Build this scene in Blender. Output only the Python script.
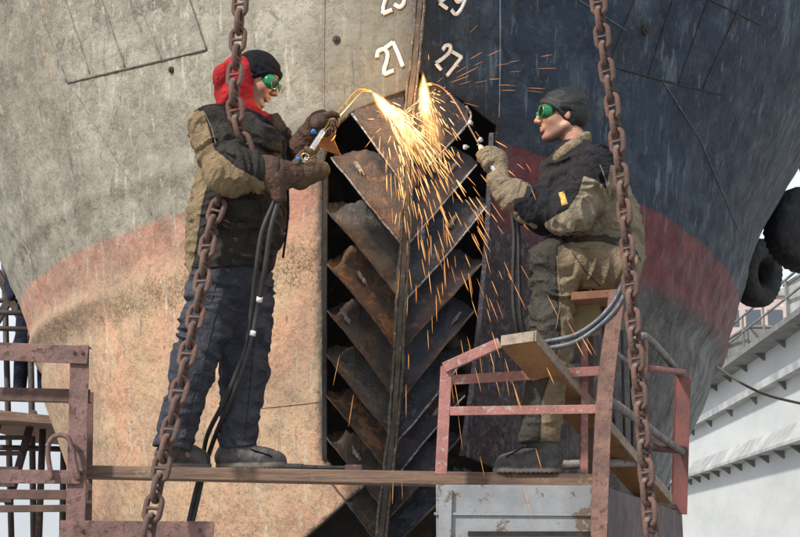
import bpy, bmesh, math, random
import numpy as np
from mathutils import Vector, Matrix, Euler
from mathutils.bvhtree import BVHTree
from mathutils import noise as mnoise

random.seed(7); np.random.seed(7)
for o in list(bpy.data.objects): bpy.data.objects.remove(o)
scene = bpy.context.scene
COL = scene.collection

# ------------------------------------------------------------------ camera
F = 1292.0                      # focal length in photo pixels (800 wide)
EYE = 1.6
DC = 5.5
PITCH = math.atan(279.5 / F)
cam_d = bpy.data.cameras.new('camera'); cam = bpy.data.objects.new('camera', cam_d)
COL.objects.link(cam); scene.camera = cam
cam_d.sensor_width = 36.0; cam_d.lens = F / 800 * 36.0
cam_d.clip_start = 0.05; cam_d.clip_end = 800
cam.location = (0, -DC, EYE)
cam.rotation_euler = (math.pi / 2 + PITCH, 0, 0)
cam_d.dof.use_dof = False
CP = Vector((0, -DC, EYE))
FW = Vector((0, math.cos(PITCH), math.sin(PITCH))); UP = Vector((0, -math.sin(PITCH), math.cos(PITCH)))

def ray(px, py):
    return (FW * F + Vector((1, 0, 0)) * (px - 400) + UP * (268.5 - py)).normalized()
def P(px, py, Y=0.0):
    d = ray(px, py)
    return CP + d * ((Y + DC) / d.y)
def proj(p):
    v = Vector(p) - CP; z = v.dot(FW)
    return (400 + F * v.x / z, 268.5 - F * v.dot(UP) / z)

# ------------------------------------------------------------------ world / light
SUN_DIR = Vector((-0.62, -0.62, 0.75)).normalized()      # towards the sun
w = bpy.data.worlds.new('World'); scene.world = w; w.use_nodes = True
nt = w.node_tree; nt.nodes.clear()
sky = nt.nodes.new('ShaderNodeTexSky'); sky.sky_type = 'NISHITA'; sky.sun_disc = False
sky.sun_elevation = math.asin(SUN_DIR.z); sky.sun_rotation = math.atan2(SUN_DIR.x, SUN_DIR.y)
sky.dust_density = 4.0; sky.air_density = 1.0; sky.ozone_density = 1.0
bg = nt.nodes.new('ShaderNodeBackground'); bg.inputs['Strength'].default_value = 0.075
wo = nt.nodes.new('ShaderNodeOutputWorld')
wtc = nt.nodes.new('ShaderNodeTexCoord'); wn = nt.nodes.new('ShaderNodeTexNoise'); wn.inputs['Scale'].default_value = 2.2; wn.inputs['Detail'].default_value = 6
wr_ = nt.nodes.new('ShaderNodeMapRange'); wr_.inputs[1].default_value = .25; wr_.inputs[2].default_value = .55; wr_.inputs[3].default_value = .45; wr_.inputs[4].default_value = 1
wm = nt.nodes.new('ShaderNodeMix'); wm.data_type = 'RGBA'; wm.inputs[7].default_value = (10.2, 10.8, 11.6, 1)
nt.links.new(wtc.outputs['Generated'], wn.inputs['Vector']); nt.links.new(wn.outputs[0], wr_.inputs[0]); nt.links.new(wr_.outputs[0], wm.inputs[0])
nt.links.new(sky.outputs[0], wm.inputs[6]); nt.links.new(wm.outputs[2], bg.inputs[0]); nt.links.new(bg.outputs[0], wo.inputs[0])
sd = bpy.data.lights.new('sun', 'SUN'); sd.energy = 4.0; sd.angle = math.radians(4); sd.color = (1.0, 0.94, 0.85)
so = bpy.data.objects.new('sun', sd); COL.objects.link(so)
so.rotation_euler = (-SUN_DIR).to_track_quat('-Z', 'Y').to_euler()
scene.view_settings.view_transform = 'Standard'; scene.view_settings.look = 'None'
scene.view_settings.exposure = 0.30; scene.view_settings.gamma = 1.0

# ------------------------------------------------------------------ node helper / materials
class NT:
    def __init__(s, name):
        s.m = bpy.data.materials.new(name); s.m.use_nodes = True
        s.t = s.m.node_tree; s.t.nodes.clear()
        s.out = s.t.nodes.new('ShaderNodeOutputMaterial')
        s.b = s.t.nodes.new('ShaderNodeBsdfPrincipled')
        s.t.links.new(s.b.outputs[0], s.out.inputs[0])
        s.tc = s.t.nodes.new('ShaderNodeTexCoord')
    def L(s, a, b): s.t.links.new(a, b)
    def setin(s, sock, v):
        if isinstance(v, bpy.types.NodeSocket): s.L(v, sock)
        elif isinstance(v, tuple) and len(v) == 3 and sock.type == 'RGBA': sock.default_value = (*v, 1)
        else: sock.default_value = v
    def noise(s, scale, detail=6, rough=.6, vec=None, dist=0.0, stretch=None, rot=None):
        n = s.t.nodes.new('ShaderNodeTexNoise'); n.inputs['Scale'].default_value = scale
        n.inputs['Detail'].default_value = min(detail, 5); n.inputs['Roughness'].default_value = rough
        n.inputs['Distortion'].default_value = dist
        v = vec or s.tc.outputs['Object']
        if stretch or rot:
            mp = s.t.nodes.new('ShaderNodeMapping'); s.L(v, mp.inputs[0])
            if stretch: mp.inputs['Scale'].default_value = stretch
            if rot: mp.inputs['Rotation'].default_value = rot
            v = mp.outputs[0]
        s.L(v, n.inputs['Vector']); return n.outputs[0]
    def vor(s, scale, feature='F1', vec=None, rnd=1.0):
        n = s.t.nodes.new('ShaderNodeTexVoronoi'); n.feature = feature; n.inputs['Scale'].default_value = scale
        n.inputs['Randomness'].default_value = rnd
        s.L(vec or s.tc.outputs['Object'], n.inputs['Vector']); return n.outputs[0]
    def ramp(s, fac, lo, hi, a=0.0, b=1.0):
        n = s.t.nodes.new('ShaderNodeMapRange'); n.interpolation_type = 'SMOOTHSTEP'
        s.L(fac, n.inputs[0]); n.inputs[1].default_value = lo; n.inputs[2].default_value = hi
        n.inputs[3].default_value = a; n.inputs[4].default_value = b; return n.outputs[0]
    def mix(s, fac, a, b):
        n = s.t.nodes.new('ShaderNodeMix'); n.data_type = 'RGBA'
        s.setin(n.inputs[0], fac); s.setin(n.inputs[6], a); s.setin(n.inputs[7], b); return n.outputs[2]
    def math(s, op, a, b=0.0, c=0.0):
        n = s.t.nodes.new('ShaderNodeMath'); n.operation = op
        s.setin(n.inputs[0], a); s.setin(n.inputs[1], b)
        if len(n.inputs) > 2: s.setin(n.inputs[2], c)
        return n.outputs[0]
    def attr(s, name):
        n = s.t.nodes.new('ShaderNodeAttribute'); n.attribute_name = name; return n.outputs['Fac']
    def bump(s, height, strength=.5, dist=.01, prev=None):
        n = s.t.nodes.new('ShaderNodeBump'); n.inputs['Strength'].default_value = strength
        n.inputs['Distance'].default_value = dist; s.L(height, n.inputs['Height'])
        if prev: s.L(prev, n.inputs['Normal'])
        return n.outputs[0]
    def fin(s, col, rough=.7, metal=0.0, normal=None, spec=None):
        s.setin(s.b.inputs['Base Color'], col); s.setin(s.b.inputs['Roughness'], rough)
        s.setin(s.b.inputs['Metallic'], metal)
        if spec is not None: s.b.inputs['Specular IOR Level'].default_value = spec
        if normal: s.L(normal, s.b.inputs['Normal'])
        return s.m

def m_paint(name, c1, c2, c3, scale=8, wear=.62, rough=.6, bs=.35, fine=60, bd=.004):
    """worn surface: two tones, worn patches of a third, grainy bump"""
    n = NT(name)
    col = n.mix(n.ramp(n.noise(scale, 8, .65), .35, .65), c1, c2)
    col = n.mix(n.ramp(n.noise(scale * 2.3, 10, .75), wear, wear + .06), col, c3)
    col = n.mix(n.ramp(n.noise(fine, 4, .7), .62, .75, 0, .6), col, tuple(x * .45 for x in c2))
    h = n.math('ADD', n.noise(fine, 5, .7), n.noise(scale * 1.5, 6, .6))
    return n.fin(col, n.ramp(n.noise(scale * 3, 4), .3, .7, rough - .12, rough + .15), 0, n.bump(h, bs, bd))

def m_cloth(name, c1, c2, c3=None, attr=None, dirt=(0.03, 0.025, 0.02), weave=420, rough=.9, dk=None):
    n = NT(name)
    ns = n.noise(7, 8, .65)
    if attr:
        a = n.attr(attr); a = n.math('ADD', a, n.math('MULTIPLY', n.math('SUBTRACT', n.noise(40, 3), .5), .004))
        f = n.ramp(a, -.0012, .0012)
        ka = n.mix(n.ramp(ns, .3, .7), c3, tuple(x * .68 for x in c3)); kb = n.mix(n.ramp(ns, .3, .7), c1, c2)
        col = n.mix(f, ka, kb)
        seam = n.ramp(n.math('ABSOLUTE', n.math('SUBTRACT', a, .007)), .0008, .0022)
        col = n.mix(n.math('MULTIPLY', n.math('SUBTRACT', 1.0, seam), .8), col, tuple(x * .3 for x in dirt))
    else:
        col = n.mix(n.ramp(ns, .3, .7), c1, c2); seam = None
    col = n.mix(n.ramp(n.noise(12, 9, .75), .56, .74, 0, .65), col, dirt)
    dust = tuple(min(1, x * 1.9 + .03) for x in c2)
    col = n.mix(n.ramp(n.noise(22, 6, .8), .58, .8, 0, .5), col, dust)
    h = n.math('ADD', n.math('MULTIPLY', n.noise(weave, 2, .5), .25), n.noise(38, 7, .62, dist=.6))
    rid = n.math('POWER', n.math('SUBTRACT', 1.0, n.math('ABSOLUTE', n.math('MULTIPLY_ADD', n.noise(7, 3, .5, dist=.9), 2.0, -1.0))), 7.0)
    rid2 = n.math('POWER', n.math('SUBTRACT', 1.0, n.math('ABSOLUTE', n.math('MULTIPLY_ADD', n.noise(17, 2, .5, dist=.5), 2.0, -1.0))), 8.0)
    h = n.math('ADD', h, n.math('MULTIPLY', n.noise(13, 4, .55, dist=.6), 1.2))
    h = n.math('SUBTRACT', h, n.math('ADD', n.math('MULTIPLY', rid, .5), n.math('MULTIPLY', rid2, .2)))
    return n.fin(col, rough, 0, n.bump(h, .95, .014), spec=.2)

# ------------------------------------------------------------------ object helpers
def link(o, parent=None):
    COL.objects.link(o)
    if parent: o.parent = parent
    return o
def tag(o, label=None, cat=None, group=None, kind=None):
    if label: o['label'] = label
    if cat: o['category'] = cat
    if group: o['group'] = group
    if kind: o['kind'] = kind
    return o
def thing(name, label, cat, loc=(0, 0, 0), group=None):
    o = bpy.data.objects.new(name, None); o.location = loc; o.empty_display_size = .1
    link(o); tag(o, label, cat, group); return o
def place(o, parent):
    """meshes are modelled in world space; keep them there under a moved parent"""
    if parent is not None:
        o.parent = parent
        root = parent; off = Vector((0, 0, 0))
        while root: off += root.location; root = root.parent
        o.data.transform(Matrix.Translation(-off))
    return o
def mesh_obj(name, verts, faces, mat, parent=None, smooth=True, attrs=None, bevel=0, mats=None, edge=None):
    me = bpy.data.meshes.new(name)
    me.from_pydata([tuple(v) for v in verts], [], [tuple(f) for f in faces]); me.update()
    if attrs:
        for k, v in attrs.items():
            a = me.attributes.new(k, 'FLOAT', 'POINT'); a.data.foreach_set('value', np.asarray(v, dtype=np.float32))
    if mat: me.materials.append(mat)
    o = bpy.data.objects.new(name, me); COL.objects.link(o)
    if smooth: me.polygons.foreach_set('use_smooth', [True] * len(me.polygons))
    place(o, parent)
    if parent is None:            # put the origin at the thing's base
        vs = np.array([tuple(v) for v in verts]); c = (vs.min(0) + vs.max(0)) / 2; c[2] = vs[:, 2].min()
        me.transform(Matrix.Translation(-Vector(c))); o.location = Vector(c)
    if bevel:
        b = o.modifiers.new('bevel', 'BEVEL'); b.width = bevel; b.segments = 2; b.limit_method = 'ANGLE'
        b.angle_limit = math.radians(35)
    return o

class MB:
    def __init__(s): s.v = []; s.f = []
    def add(s, vs, fs):
        n = len(s.v); s.v += [Vector(v) for v in vs]; s.f += [tuple(i + n for i in f) for f in fs]; return s
    def hexa(s, a):             # 8 corners: bottom 4, top 4
        return s.add(a, [(3, 2, 1, 0), (4, 5, 6, 7), (0, 1, 5, 4), (1, 2, 6, 5), (2, 3, 7, 6), (3, 0, 4, 7)])
    def box(s, lo, hi):
        x0, y0, z0 = lo; x1, y1, z1 = hi
        return s.hexa([(x0, y0, z0), (x1, y0, z0), (x1, y1, z0), (x0, y1, z0), (x0, y0, z1), (x1, y0, z1), (x1, y1, z1), (x0, y1, z1)])
    def beam(s, p, q, wid, dep, up=Vector((0, -1, 0)), jit=0):
        """bar from p to q; wid = across as seen from the camera, dep = along 'up'"""
        p = Vector(p); q = Vector(q); d = (q - p).normalized()
        u = (up - d * up.dot(d)).normalized(); r = d.cross(u)
        c = []
        for e in (p, q):
            for a, b in ((-1, -1), (1, -1), (1, 1), (-1, 1)):
                c.append(e + r * wid / 2 * a + u * dep / 2 * b)
        return s.hexa(c)
    def angle(s, p, q, wid, dep, th=.006, up=Vector((0, -1, 0)), flip=1):
        """L-section bar: a face plate and a flange running back"""
        p = Vector(p); q = Vector(q); d = (q - p).normalized()
        u = (up - d * up.dot(d)).normalized(); r = d.cross(u) * flip
        s.beam(p, q, wid, th, up)
        o = r * (wid / 2 - th / 2) - u * (dep / 2 + th / 2)
        s.beam(p + o, q + o, th, dep, up); return s
    def tube(s, pts, r, n=8, cap=True, rr=None):
        pts = [Vector(p) for p in pts]; N = len(pts); rings = []
        t = (pts[1] - pts[0]).normalized()
        ref = Vector((0, 1, 0)) if abs(t.y) < .9 else Vector((1, 0, 0))
        u = t.cross(ref).normalized()
        for i in range(N):
            t = (pts[min(i + 1, N - 1)] - pts[max(i - 1, 0)]).normalized()
            u = (u - t * u.dot(t)).normalized(); v = t.cross(u)
            ri = rr[i] if rr else r
            rings.append([pts[i] + (u * math.cos(a) + v * math.sin(a)) * ri for a in [2 * math.pi * k / n for k in range(n)]])
        vs = [p for rg in rings for p in rg]; fs = []
        for i in range(N - 1):
            for k in range(n):
                k2 = (k + 1) % n; fs.append((i * n + k, i * n + k2, (i + 1) * n + k2, (i + 1) * n + k))
        if cap: fs += [tuple(range(n))[::-1], tuple((N - 1) * n + k for k in range(n))]
        return s.add(vs, fs)
    def build(s, name, mat, parent=None, smooth=False, bevel=0, attrs=None):
        return mesh_obj(name, s.v, s.f, mat, parent, smooth, attrs, bevel)

def spline(pts, n=8):
    """Catmull-Rom through points"""
    pts = [Vector(p) for p in pts]; out = []
    ext = [pts[0] * 2 - pts[1]] + pts + [pts[-1] * 2 - pts[-2]]
    for i in range(1, len(ext) - 2):
        a, b, c, d = ext[i - 1:i + 3]
        for k in range(n):
            t = k / n
            out.append(.5 * ((2 * b) + (c - a) * t + (2 * a - 5 * b + 4 * c - d) * t * t + (3 * b - a - 3 * c + d) * t ** 3))
    out.append(pts[-1]); return out

# ------------------------------------------------------------------ numpy noise + sdf + surface nets
_perm = np.random.RandomState(3).rand(64, 64, 64).astype(np.float32)
def vnoise(p):
    q = np.floor(p).astype(np.int32); f = (p - q).astype(np.float32); f = f * f * (3 - 2 * f)
    x0, y0, z0 = q[..., 0] & 63, q[..., 1] & 63, q[..., 2] & 63
    x1, y1, z1 = (x0 + 1) & 63, (y0 + 1) & 63, (z0 + 1) & 63
    fx, fy, fz = f[..., 0], f[..., 1], f[..., 2]
    def l(a, b, t): return a + (b - a) * t
    c0 = l(l(_perm[x0, y0, z0], _perm[x1, y0, z0], fx), l(_perm[x0, y1, z0], _perm[x1, y1, z0], fx), fy)
    c1 = l(l(_perm[x0, y0, z1], _perm[x1, y0, z1], fx), l(_perm[x0, y1, z1], _perm[x1, y1, z1], fx), fy)
    return l(c0, c1, fz)

def A(v): return np.array(tuple(v), dtype=np.float32)
def smin(a, b, k):
    if k <= 0: return np.minimum(a, b)
    h = np.clip(.5 + .5 * (b - a) / k, 0, 1)
    return b + (a - b) * h - k * h * (1 - h)
def cap(p, a, b, ra, rb, sq=None, wr=0, seed=0):
    """tapered capsule; sq=(axis, factor) widens it along an axis; wr = crease height"""
    a = A(a); b = A(b); ba = b - a; L2 = float(ba @ ba) + 1e-9
    pa = p - a; h = np.clip((pa @ ba) / L2, 0, 1)
    dlt = pa - h[..., None] * ba
    if sq:
        ax = A(sq[0]); ax /= np.linalg.norm(ax); c = dlt @ ax
        dlt = dlt + (c * (1 / sq[1] - 1))[..., None] * ax
    d = np.sqrt((dlt ** 2).sum(-1)) - (ra + (rb - ra) * h)
    if wr:
        m = np.abs(d) < .07
        if m.any():
            ah = ba / math.sqrt(L2); pm = p[m]
            s = pm @ ah
            q = pm * 7.5 + seed * 3.7
            q = q + (s * 17)[:, None] * ah
            q[:, 0] += 1.2 * (vnoise(pm * 9 + 5) - .5) * 2; q[:, 2] += 1.2 * (vnoise(pm * 9 + 15) - .5) * 2
            n1 = 1 - np.abs(vnoise(q) * 2 - 1) * 2
            n2 = vnoise(q * 2.3 + 9) - .5
            d[m] -= wr * (n1 * .8 + n2 * .9)
    return d
def ell(p, c, r, R=None):
    q = p - A(c)
    if R is not None: q = q @ np.array(R, dtype=np.float32)
    r = np.array(r, dtype=np.float32)
    k0 = np.sqrt(((q / r) ** 2).sum(-1)); k1 = np.sqrt(((q / (r * r)) ** 2).sum(-1)) + 1e-6
    return k0 * (k0 - 1) / k1
def halfsp(p, o, n):
    n = A(n); n /= np.linalg.norm(n); return (p - A(o)) @ n

def surfnet(fn, xs, ys, zs, smooth=1):
    xs, ys, zs = [np.asarray(a, dtype=np.float32) for a in (xs, ys, zs)]
    X, Y, Z = np.meshgrid(xs, ys, zs, indexing='ij')
    G = np.stack([X, Y, Z], -1)
    V = np.empty(X.shape, np.float32)
    for i in range(0, len(xs), 24): V[i:i + 24] = fn(G[i:i + 24])
    ins = V < 0
    c = [ins[dx:ins.shape[0] - 1 + dx, dy:ins.shape[1] - 1 + dy, dz:ins.shape[2] - 1 + dz] for dx in (0, 1) for dy in (0, 1) for dz in (0, 1)]
    any_ = np.logical_or.reduce(c); all_ = np.logical_and.reduce(c)
    act = any_ & ~all_
    idx = np.argwhere(act); vid = -np.ones(act.shape, np.int64); vid[act] = np.arange(len(idx))
    acc = np.zeros((len(idx), 3)); cnt = np.zeros(len(idx))
    cor = [(dx, dy, dz) for dx in (0, 1) for dy in (0, 1) for dz in (0, 1)]
    for a in cor:
        for ax in range(3):
            if a[ax]: continue
            b = list(a); b[ax] = 1
            ia = idx + a; ib = idx + b
            va = V[ia[:, 0], ia[:, 1], ia[:, 2]]; vb = V[ib[:, 0], ib[:, 1], ib[:, 2]]
            m = (va < 0) != (vb < 0)
            t = np.where(m, va / (va - vb + 1e-12), 0)
            pa = np.stack([xs[ia[:, 0]], ys[ia[:, 1]], zs[ia[:, 2]]], -1); pb = np.stack([xs[ib[:, 0]], ys[ib[:, 1]], zs[ib[:, 2]]], -1)
            acc += np.where(m[:, None], pa + (pb - pa) * t[:, None], 0); cnt += m
    verts = acc / np.maximum(cnt, 1)[:, None]
    faces = []
    for ax in range(3):
        b1, b2 = [(1, 2), (2, 0), (0, 1)][ax]
        sl0 = [slice(None)] * 3; sl1 = [slice(None)] * 3
        sl0[ax] = slice(0, -1); sl1[ax] = slice(1, None)
        s0 = ins[tuple(sl0)]; s1 = ins[tuple(sl1)]
        ch = np.argwhere(s0 != s1)
        ch = ch[(ch[:, b1] > 0) & (ch[:, b2] > 0) & (ch[:, b1] < ins.shape[b1] - 1) & (ch[:, b2] < ins.shape[b2] - 1)]
        if not len(ch): continue
        e1 = np.zeros(3, int); e1[b1] = 1; e2 = np.zeros(3, int); e2[b2] = 1
        q = [ch - e1 - e2, ch - e2, ch, ch - e1]
        q = np.stack([vid[k[:, 0], k[:, 1], k[:, 2]] for k in q], -1)
        fl = s0[ch[:, 0], ch[:, 1], ch[:, 2]]
        q[~fl] = q[~fl][:, ::-1]
        faces.append(q)
    faces = np.concatenate(faces)
    faces = faces[(faces >= 0).all(1)]
    for _ in range(smooth):
        s = np.zeros_like(verts); n = np.zeros(len(verts))
        for a, b in ((0, 1), (1, 2), (2, 3), (3, 0)):
            np.add.at(s, faces[:, a], verts[faces[:, b]]); np.add.at(n, faces[:, a], 1)
            np.add.at(s, faces[:, b], verts[faces[:, a]]); np.add.at(n, faces[:, b], 1)
        verts = verts * .5 + .5 * s / np.maximum(n, 1)[:, None]
    return verts, faces
def grid(lo, hi, st): return np.arange(lo, hi + st, st)
def sdf_obj(name, fn, lo, hi, st, mat, parent=None, attrs=None, smooth=1, axes=None):
    if axes: xs, ys, zs = axes
    else: xs, ys, zs = (grid(lo[i], hi[i], st) for i in range(3))
    v, f = surfnet(fn, xs, ys, zs, smooth)
    at = {k: g(v.astype(np.float32)) for k, g in attrs.items()} if attrs else None
    return mesh_obj(name, v, f.tolist(), mat, parent, True, at)
def polysd(p2, poly):
    """signed distance to a polygon (negative inside); p2 Nx2"""
    poly = np.array(poly, dtype=np.float32); n = len(poly)
    d = np.full(len(p2), 1e9); s = np.ones(len(p2))
    for i in range(n):
        a = poly[i]; b = poly[i - 1]; e = b - a; wv = p2 - a
        t = np.clip((wv @ e) / (e @ e + 1e-12), 0, 1); bb = wv - t[:, None] * e
        d = np.minimum(d, (bb ** 2).sum(-1))
        c1 = p2[:, 1] >= a[1]; c2 = p2[:, 1] < b[1]; c3 = e[0] * wv[:, 1] > e[1] * wv[:, 0]
        m = (c1 & c2 & c3) | (~c1 & ~c2 & ~c3); s[m] *= -1
    return s * np.sqrt(d)
def xzpoly(pix, Y=0.0): return [(P(a, b, Y).x, P(a, b, Y).z) for a, b in pix]
def khaki(pix, Y=0.0):
    pl = xzpoly(pix, Y)
    return lambda v: polysd(v[:, [0, 2]], pl)
PX = 1 / 235.0

#MARK_SETTING
# ================================================================== SETTING
M_ground = m_paint('dock_concrete', (.30, .29, .27), (.22, .21, .2), (.15, .14, .13), 1.2, .6, .85)
MB().add([(-150, -150, 0), (150, -150, 0), (150, 250, 0), (-150, 250, 0)], [(0, 1, 2, 3)]).build('ground', M_ground)
tag(bpy.data.objects['ground'], kind='structure')

n = NT('dock_wall_paint')
st = n.noise(1.1, 8, .7, stretch=(1, .12, .5))
col = n.mix(n.ramp(st, .35, .7), (.52, .54, .55), (.42, .44, .45))
col = n.mix(n.ramp(n.noise(.9, 8, .75, stretch=(.7, .09, .2)), .58, .74, 0, .5), col, (.33, .34, .34))
col = n.mix(n.ramp(n.noise(1.2, 6, .7, stretch=(1.2, .12, .3)), .66, .74, 0, .5), col, (.42, .30, .18))
M_dock = n.fin(col, .75, 0, n.bump(n.noise(3, 6), .2, .03))
M_dockgrey = m_paint('mottled_dock_grey', (.42, .43, .42), (.24, .25, .26), (.5, .5, .48), .7, .6, .8)  # mottled grey, darker than the wall face
M_dockdark = m_paint('dark_dock_steel', (.20, .20, .20), (.12, .12, .12), (.2, .12, .08), 1.5, .6, .8)  # dark steel of brackets, walkway and handrail

def dock_wall(side, label):
    t = thing('dock_wall', label, 'dock wall', (side * 8, 10, 0))
    yaw = .053
    def W(s, off, h):          # s along the dock, off out of the wall face, h above the eye
        return Vector((side * 8 + yaw * s - side * off, s - DC, EYE + h))
    def strip(name, prof, mat, s0=6, s1=75):
        mb = MB(); N = len(prof)
        vs = [W(s, o, h) for s in (s0, s1) for o, h in prof]
        fs = [(i, (i + 1) % N, N + (i + 1) % N, N + i) for i in range(N)] + [tuple(range(N)), tuple(range(2 * N - 1, N - 1, -1))]
        mb.add(vs, fs); return mb.build(name, mat, t)
    strip('wall_face', [(-1.5, -1.6), (0, -1.6), (0, 4.25), (-1.5, 4.25)], M_dock)
    strip('upper_wall', [(-1.6, 4.25), (-.35, 4.25), (-.35, 5.35), (-1.6, 5.35)], M_dock)
    strip('ledge', [(0, 2.42), (.42, 2.42), (.42, 2.5), (.36, 2.56), (.004, 3.0), (0, 3.0)], M_dockgrey)
    strip('ledge', [(0, 4.1), (.3, 4.1), (.3, 4.3), (0, 4.3)], M_dockgrey)
    strip('walkway', [(-1.6, 5.35), (.25, 5.35), (.25, 5.5), (-1.6, 5.5)], M_dockdark)
    for h0, st_, dep in ((2.42, 1.75, .30), (4.1, 3.4, .2), (5.35, 2.4, .3)):
        s = 12
        k = 0
        while s < 62 and k < 44:
            o0 = 0 if h0 < 5 else -.35
            a = [W(s, o0, h0 - .20), W(s + .1, o0, h0 - .20), W(s + .1, o0 + .03, h0 - .20), W(s, o0 + .03, h0 - .20),
                 W(s, o0, h0), W(s + .1, o0, h0), W(s + .1, o0 + dep, h0), W(s, o0 + dep, h0)]
            MB().hexa(a).build('bracket', M_dockdark, t); s += st_; k += 1
    rl = MB()
    for h in (6.5, 6.05): rl.tube([W(6, .1, h), W(75, .1, h)], .035, 6)
    rl.build('handrail', M_dockdark, t)
    s = 8
    while s < 70:
        MB().tube([W(s, .1, 5.5), W(s, .1, 6.5)], .035, 6).build('handrail_post', M_dockdark, t); s += 2.6
    return t, W
tw, WR = dock_wall(1, 'long white steel dock wall with bracketed ledges right of the hull')
# clutter on the dock wall's top walkway
M_red = m_paint('red_oxide', (.30, .07, .05), (.22, .06, .05), (.12, .05, .04), 3)
for s, wd, hh, mt, lab in ((31, 1.6, .9, M_dockgrey, 'grey steel locker on the dock walkway below the small tyre'),
                           (38, 2.5, .7, M_dockdark, 'dark low crate stack on the dock walkway near the hull edge'),
                           (27, .9, .6, M_dockdark, 'dark winch box on the dock walkway at the photo edge')):
    a = WR(s, -.3, 5.5); t = thing('deck_locker', lab, 'locker', a)
    MB().box(a + Vector((-.3, -wd / 2, 0)), a + Vector((.4, wd / 2, hh))).build('box', mt, t, bevel=.03)
    MB().box(a + Vector((-.33, -wd / 2 - .03, hh)), a + Vector((.43, wd / 2 + .03, hh + .08))).build('lid', mt, t, bevel=.02)
# crane tower and block far behind
M_bld = m_paint('far_brick', (.52, .40, .38), (.46, .37, .36), (.6, .55, .52), .3, .6, .9)
M_glass = NT('far_glass').fin((.08, .1, .12), .2)
def far_block(px, py, Y, wd, hh, label):
    b = P(px, py, Y); t = thing('apartment_block', label, 'building', (b.x, b.y, 0))
    MB().box((b.x - wd / 2, Y, 0), (b.x + wd / 2, Y + wd, b.z)).build('wall', M_bld, t)
    MB().box((b.x - wd / 2 - .3, Y - .3, b.z), (b.x + wd / 2 + .3, Y + wd + .3, b.z + .8)).build('roof', M_dockgrey, t)
    for r in range(5):
        for c in range(3):
            x = b.x - wd / 2 + wd * (c + .5) / 3; z = b.z - 2.4 - r * 3.2
            MB().box((x - .8, Y - .06, z - .9), (x + .8, Y + .04, z + .9)).build('window', M_glass, t)
far_block(752, 296, 130, 7, 20, 'distant brick apartment block between the tyre and dock wall')
far_block(731, 322, 150, 8, 16, 'distant brick block peeping past the hull edge')

# ------------------------------------------------------------------ SHIP
YS0 = .55
def ystem(h): return YS0 - .10 * h
SL = 2.0
_t = np.linspace(0, 12, 600)
def silW(pxoff, h):
    """half breadth whose outline falls pxoff pixels from the axis"""
    g = F * (1 - np.exp(-_t / SL)) / (DC + ystem(h) + _t); i = g.argmax()
    return pxoff / g[i], _t[i]
def sil_table(pts):
    out = []
    for x, y in pts:
        h = 1.5
        for _ in range(6):
            W_, ts = silW(abs(x - 400), h); h = P(x, y, ystem(h) + ts).z - EYE
        out.append((h, W_))
    out.sort(); return np.array(out)
TL = sil_table([(-75, 120), (0, 268), (20, 318), (33, 352), (47, 403), (66, 456), (90, 520), (150, 600)])
TR = sil_table([(850, 80), (800, 165), (770, 215), (748, 285), (730, 340), (703, 400), (683, 445), (660, 500), (600, 600)])
def Wof(side, h):
    T = TL if side < 0 else TR
    hs, ws = T[:, 0], T[:, 1]
    v = 0
    for dh in (-.12, 0, .12): v += np.interp(h + dh, hs, ws)
    v /= 3
    if h > hs[-1]: v += (h - hs[-1]) * .35
    if h < hs[0]: v = max(.3, v - (hs[0] - h) * 1.2)
    return v
def stemx(h):
    y = ystem(h); z = EYE + h
    x = 0
    for _ in range(4):
        px, py = proj((x, y, z)); tx = 421 - (py / 537.0) * 41
        x += (tx - px) * (y + DC) / F
    return x
def hull_xyz(side, h, t):
    W_ = Wof(side, h)
    b = W_ * (1 - math.exp(-t / SL))
    x = side * b + stemx(h) * math.exp(-t / 1.2)
    y = ystem(h) + t
    # plating unfairness: plates dish between frames, dents
    p = Vector((x, y, EYE + h))
    d = .022 * (mnoise.noise(p * 1.3 + Vector((side * 7, 0, 0)))) + .010 * mnoise.noise(p * 4.1) + .004 * mnoise.noise(p * 11)
    kf = max(0, min(1, (t - .7) / 1.6))
    d += (.034 * math.exp(-((h - 1.44) / .06) ** 2) - .022 * math.exp(-((h - 1.29) / .07) ** 2) + .012 * math.exp(-((h - 1.08) / .12) ** 2)) * kf         # rolled knuckle strake
    d += .012 * math.exp(-((h - 2.0) / .05) ** 2) * min(1, t)
    f = min(1, t / .15)
    return Vector((x + side * d * f * .8, y - d * f * .6, EYE + h))
def t_at_px(side, h, py_dummy, edge):
    """t at which the hull row passes the opening's outline"""
    lo, hi = 0.0, 2.5
    for _ in range(26):
        m = (lo + hi) / 2; q = proj(hull_xyz(side, h, m)); ex = np.interp(q[1], edge[0], edge[1])
        if (q[0] - ex) * side < 0: lo = m
        else: hi = m
    return (lo + hi) / 2
EL = ([0, 88, 97, 112, 130, 165, 300, 455, 468, 486, 540, 620], [440, 411, 385, 352, 331, 322, 322, 323, 332, 364, 303, 230])
ER = ([0, 78, 88, 104, 126, 180, 240, 300, 380, 440, 455, 470, 560], [380, 424, 442, 468, 497, 492, 486, 481, 472, 464, 462, 500, 520])
hs = sorted(set([round(v, 4) for v in list(np.linspace(-1.5, 0, 18)) + list(np.linspace(0, 1.6, 130)) + list(np.linspace(1.6, 2.35, 150)) + list(np.linspace(2.35, 4.6, 60))]))
cols = np.concatenate([np.linspace(0, 1, 40) ** 1.3 * 1.0, 1 + np.linspace(0, 1, 90)[1:] ** 1.3 * 9.5])
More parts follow.
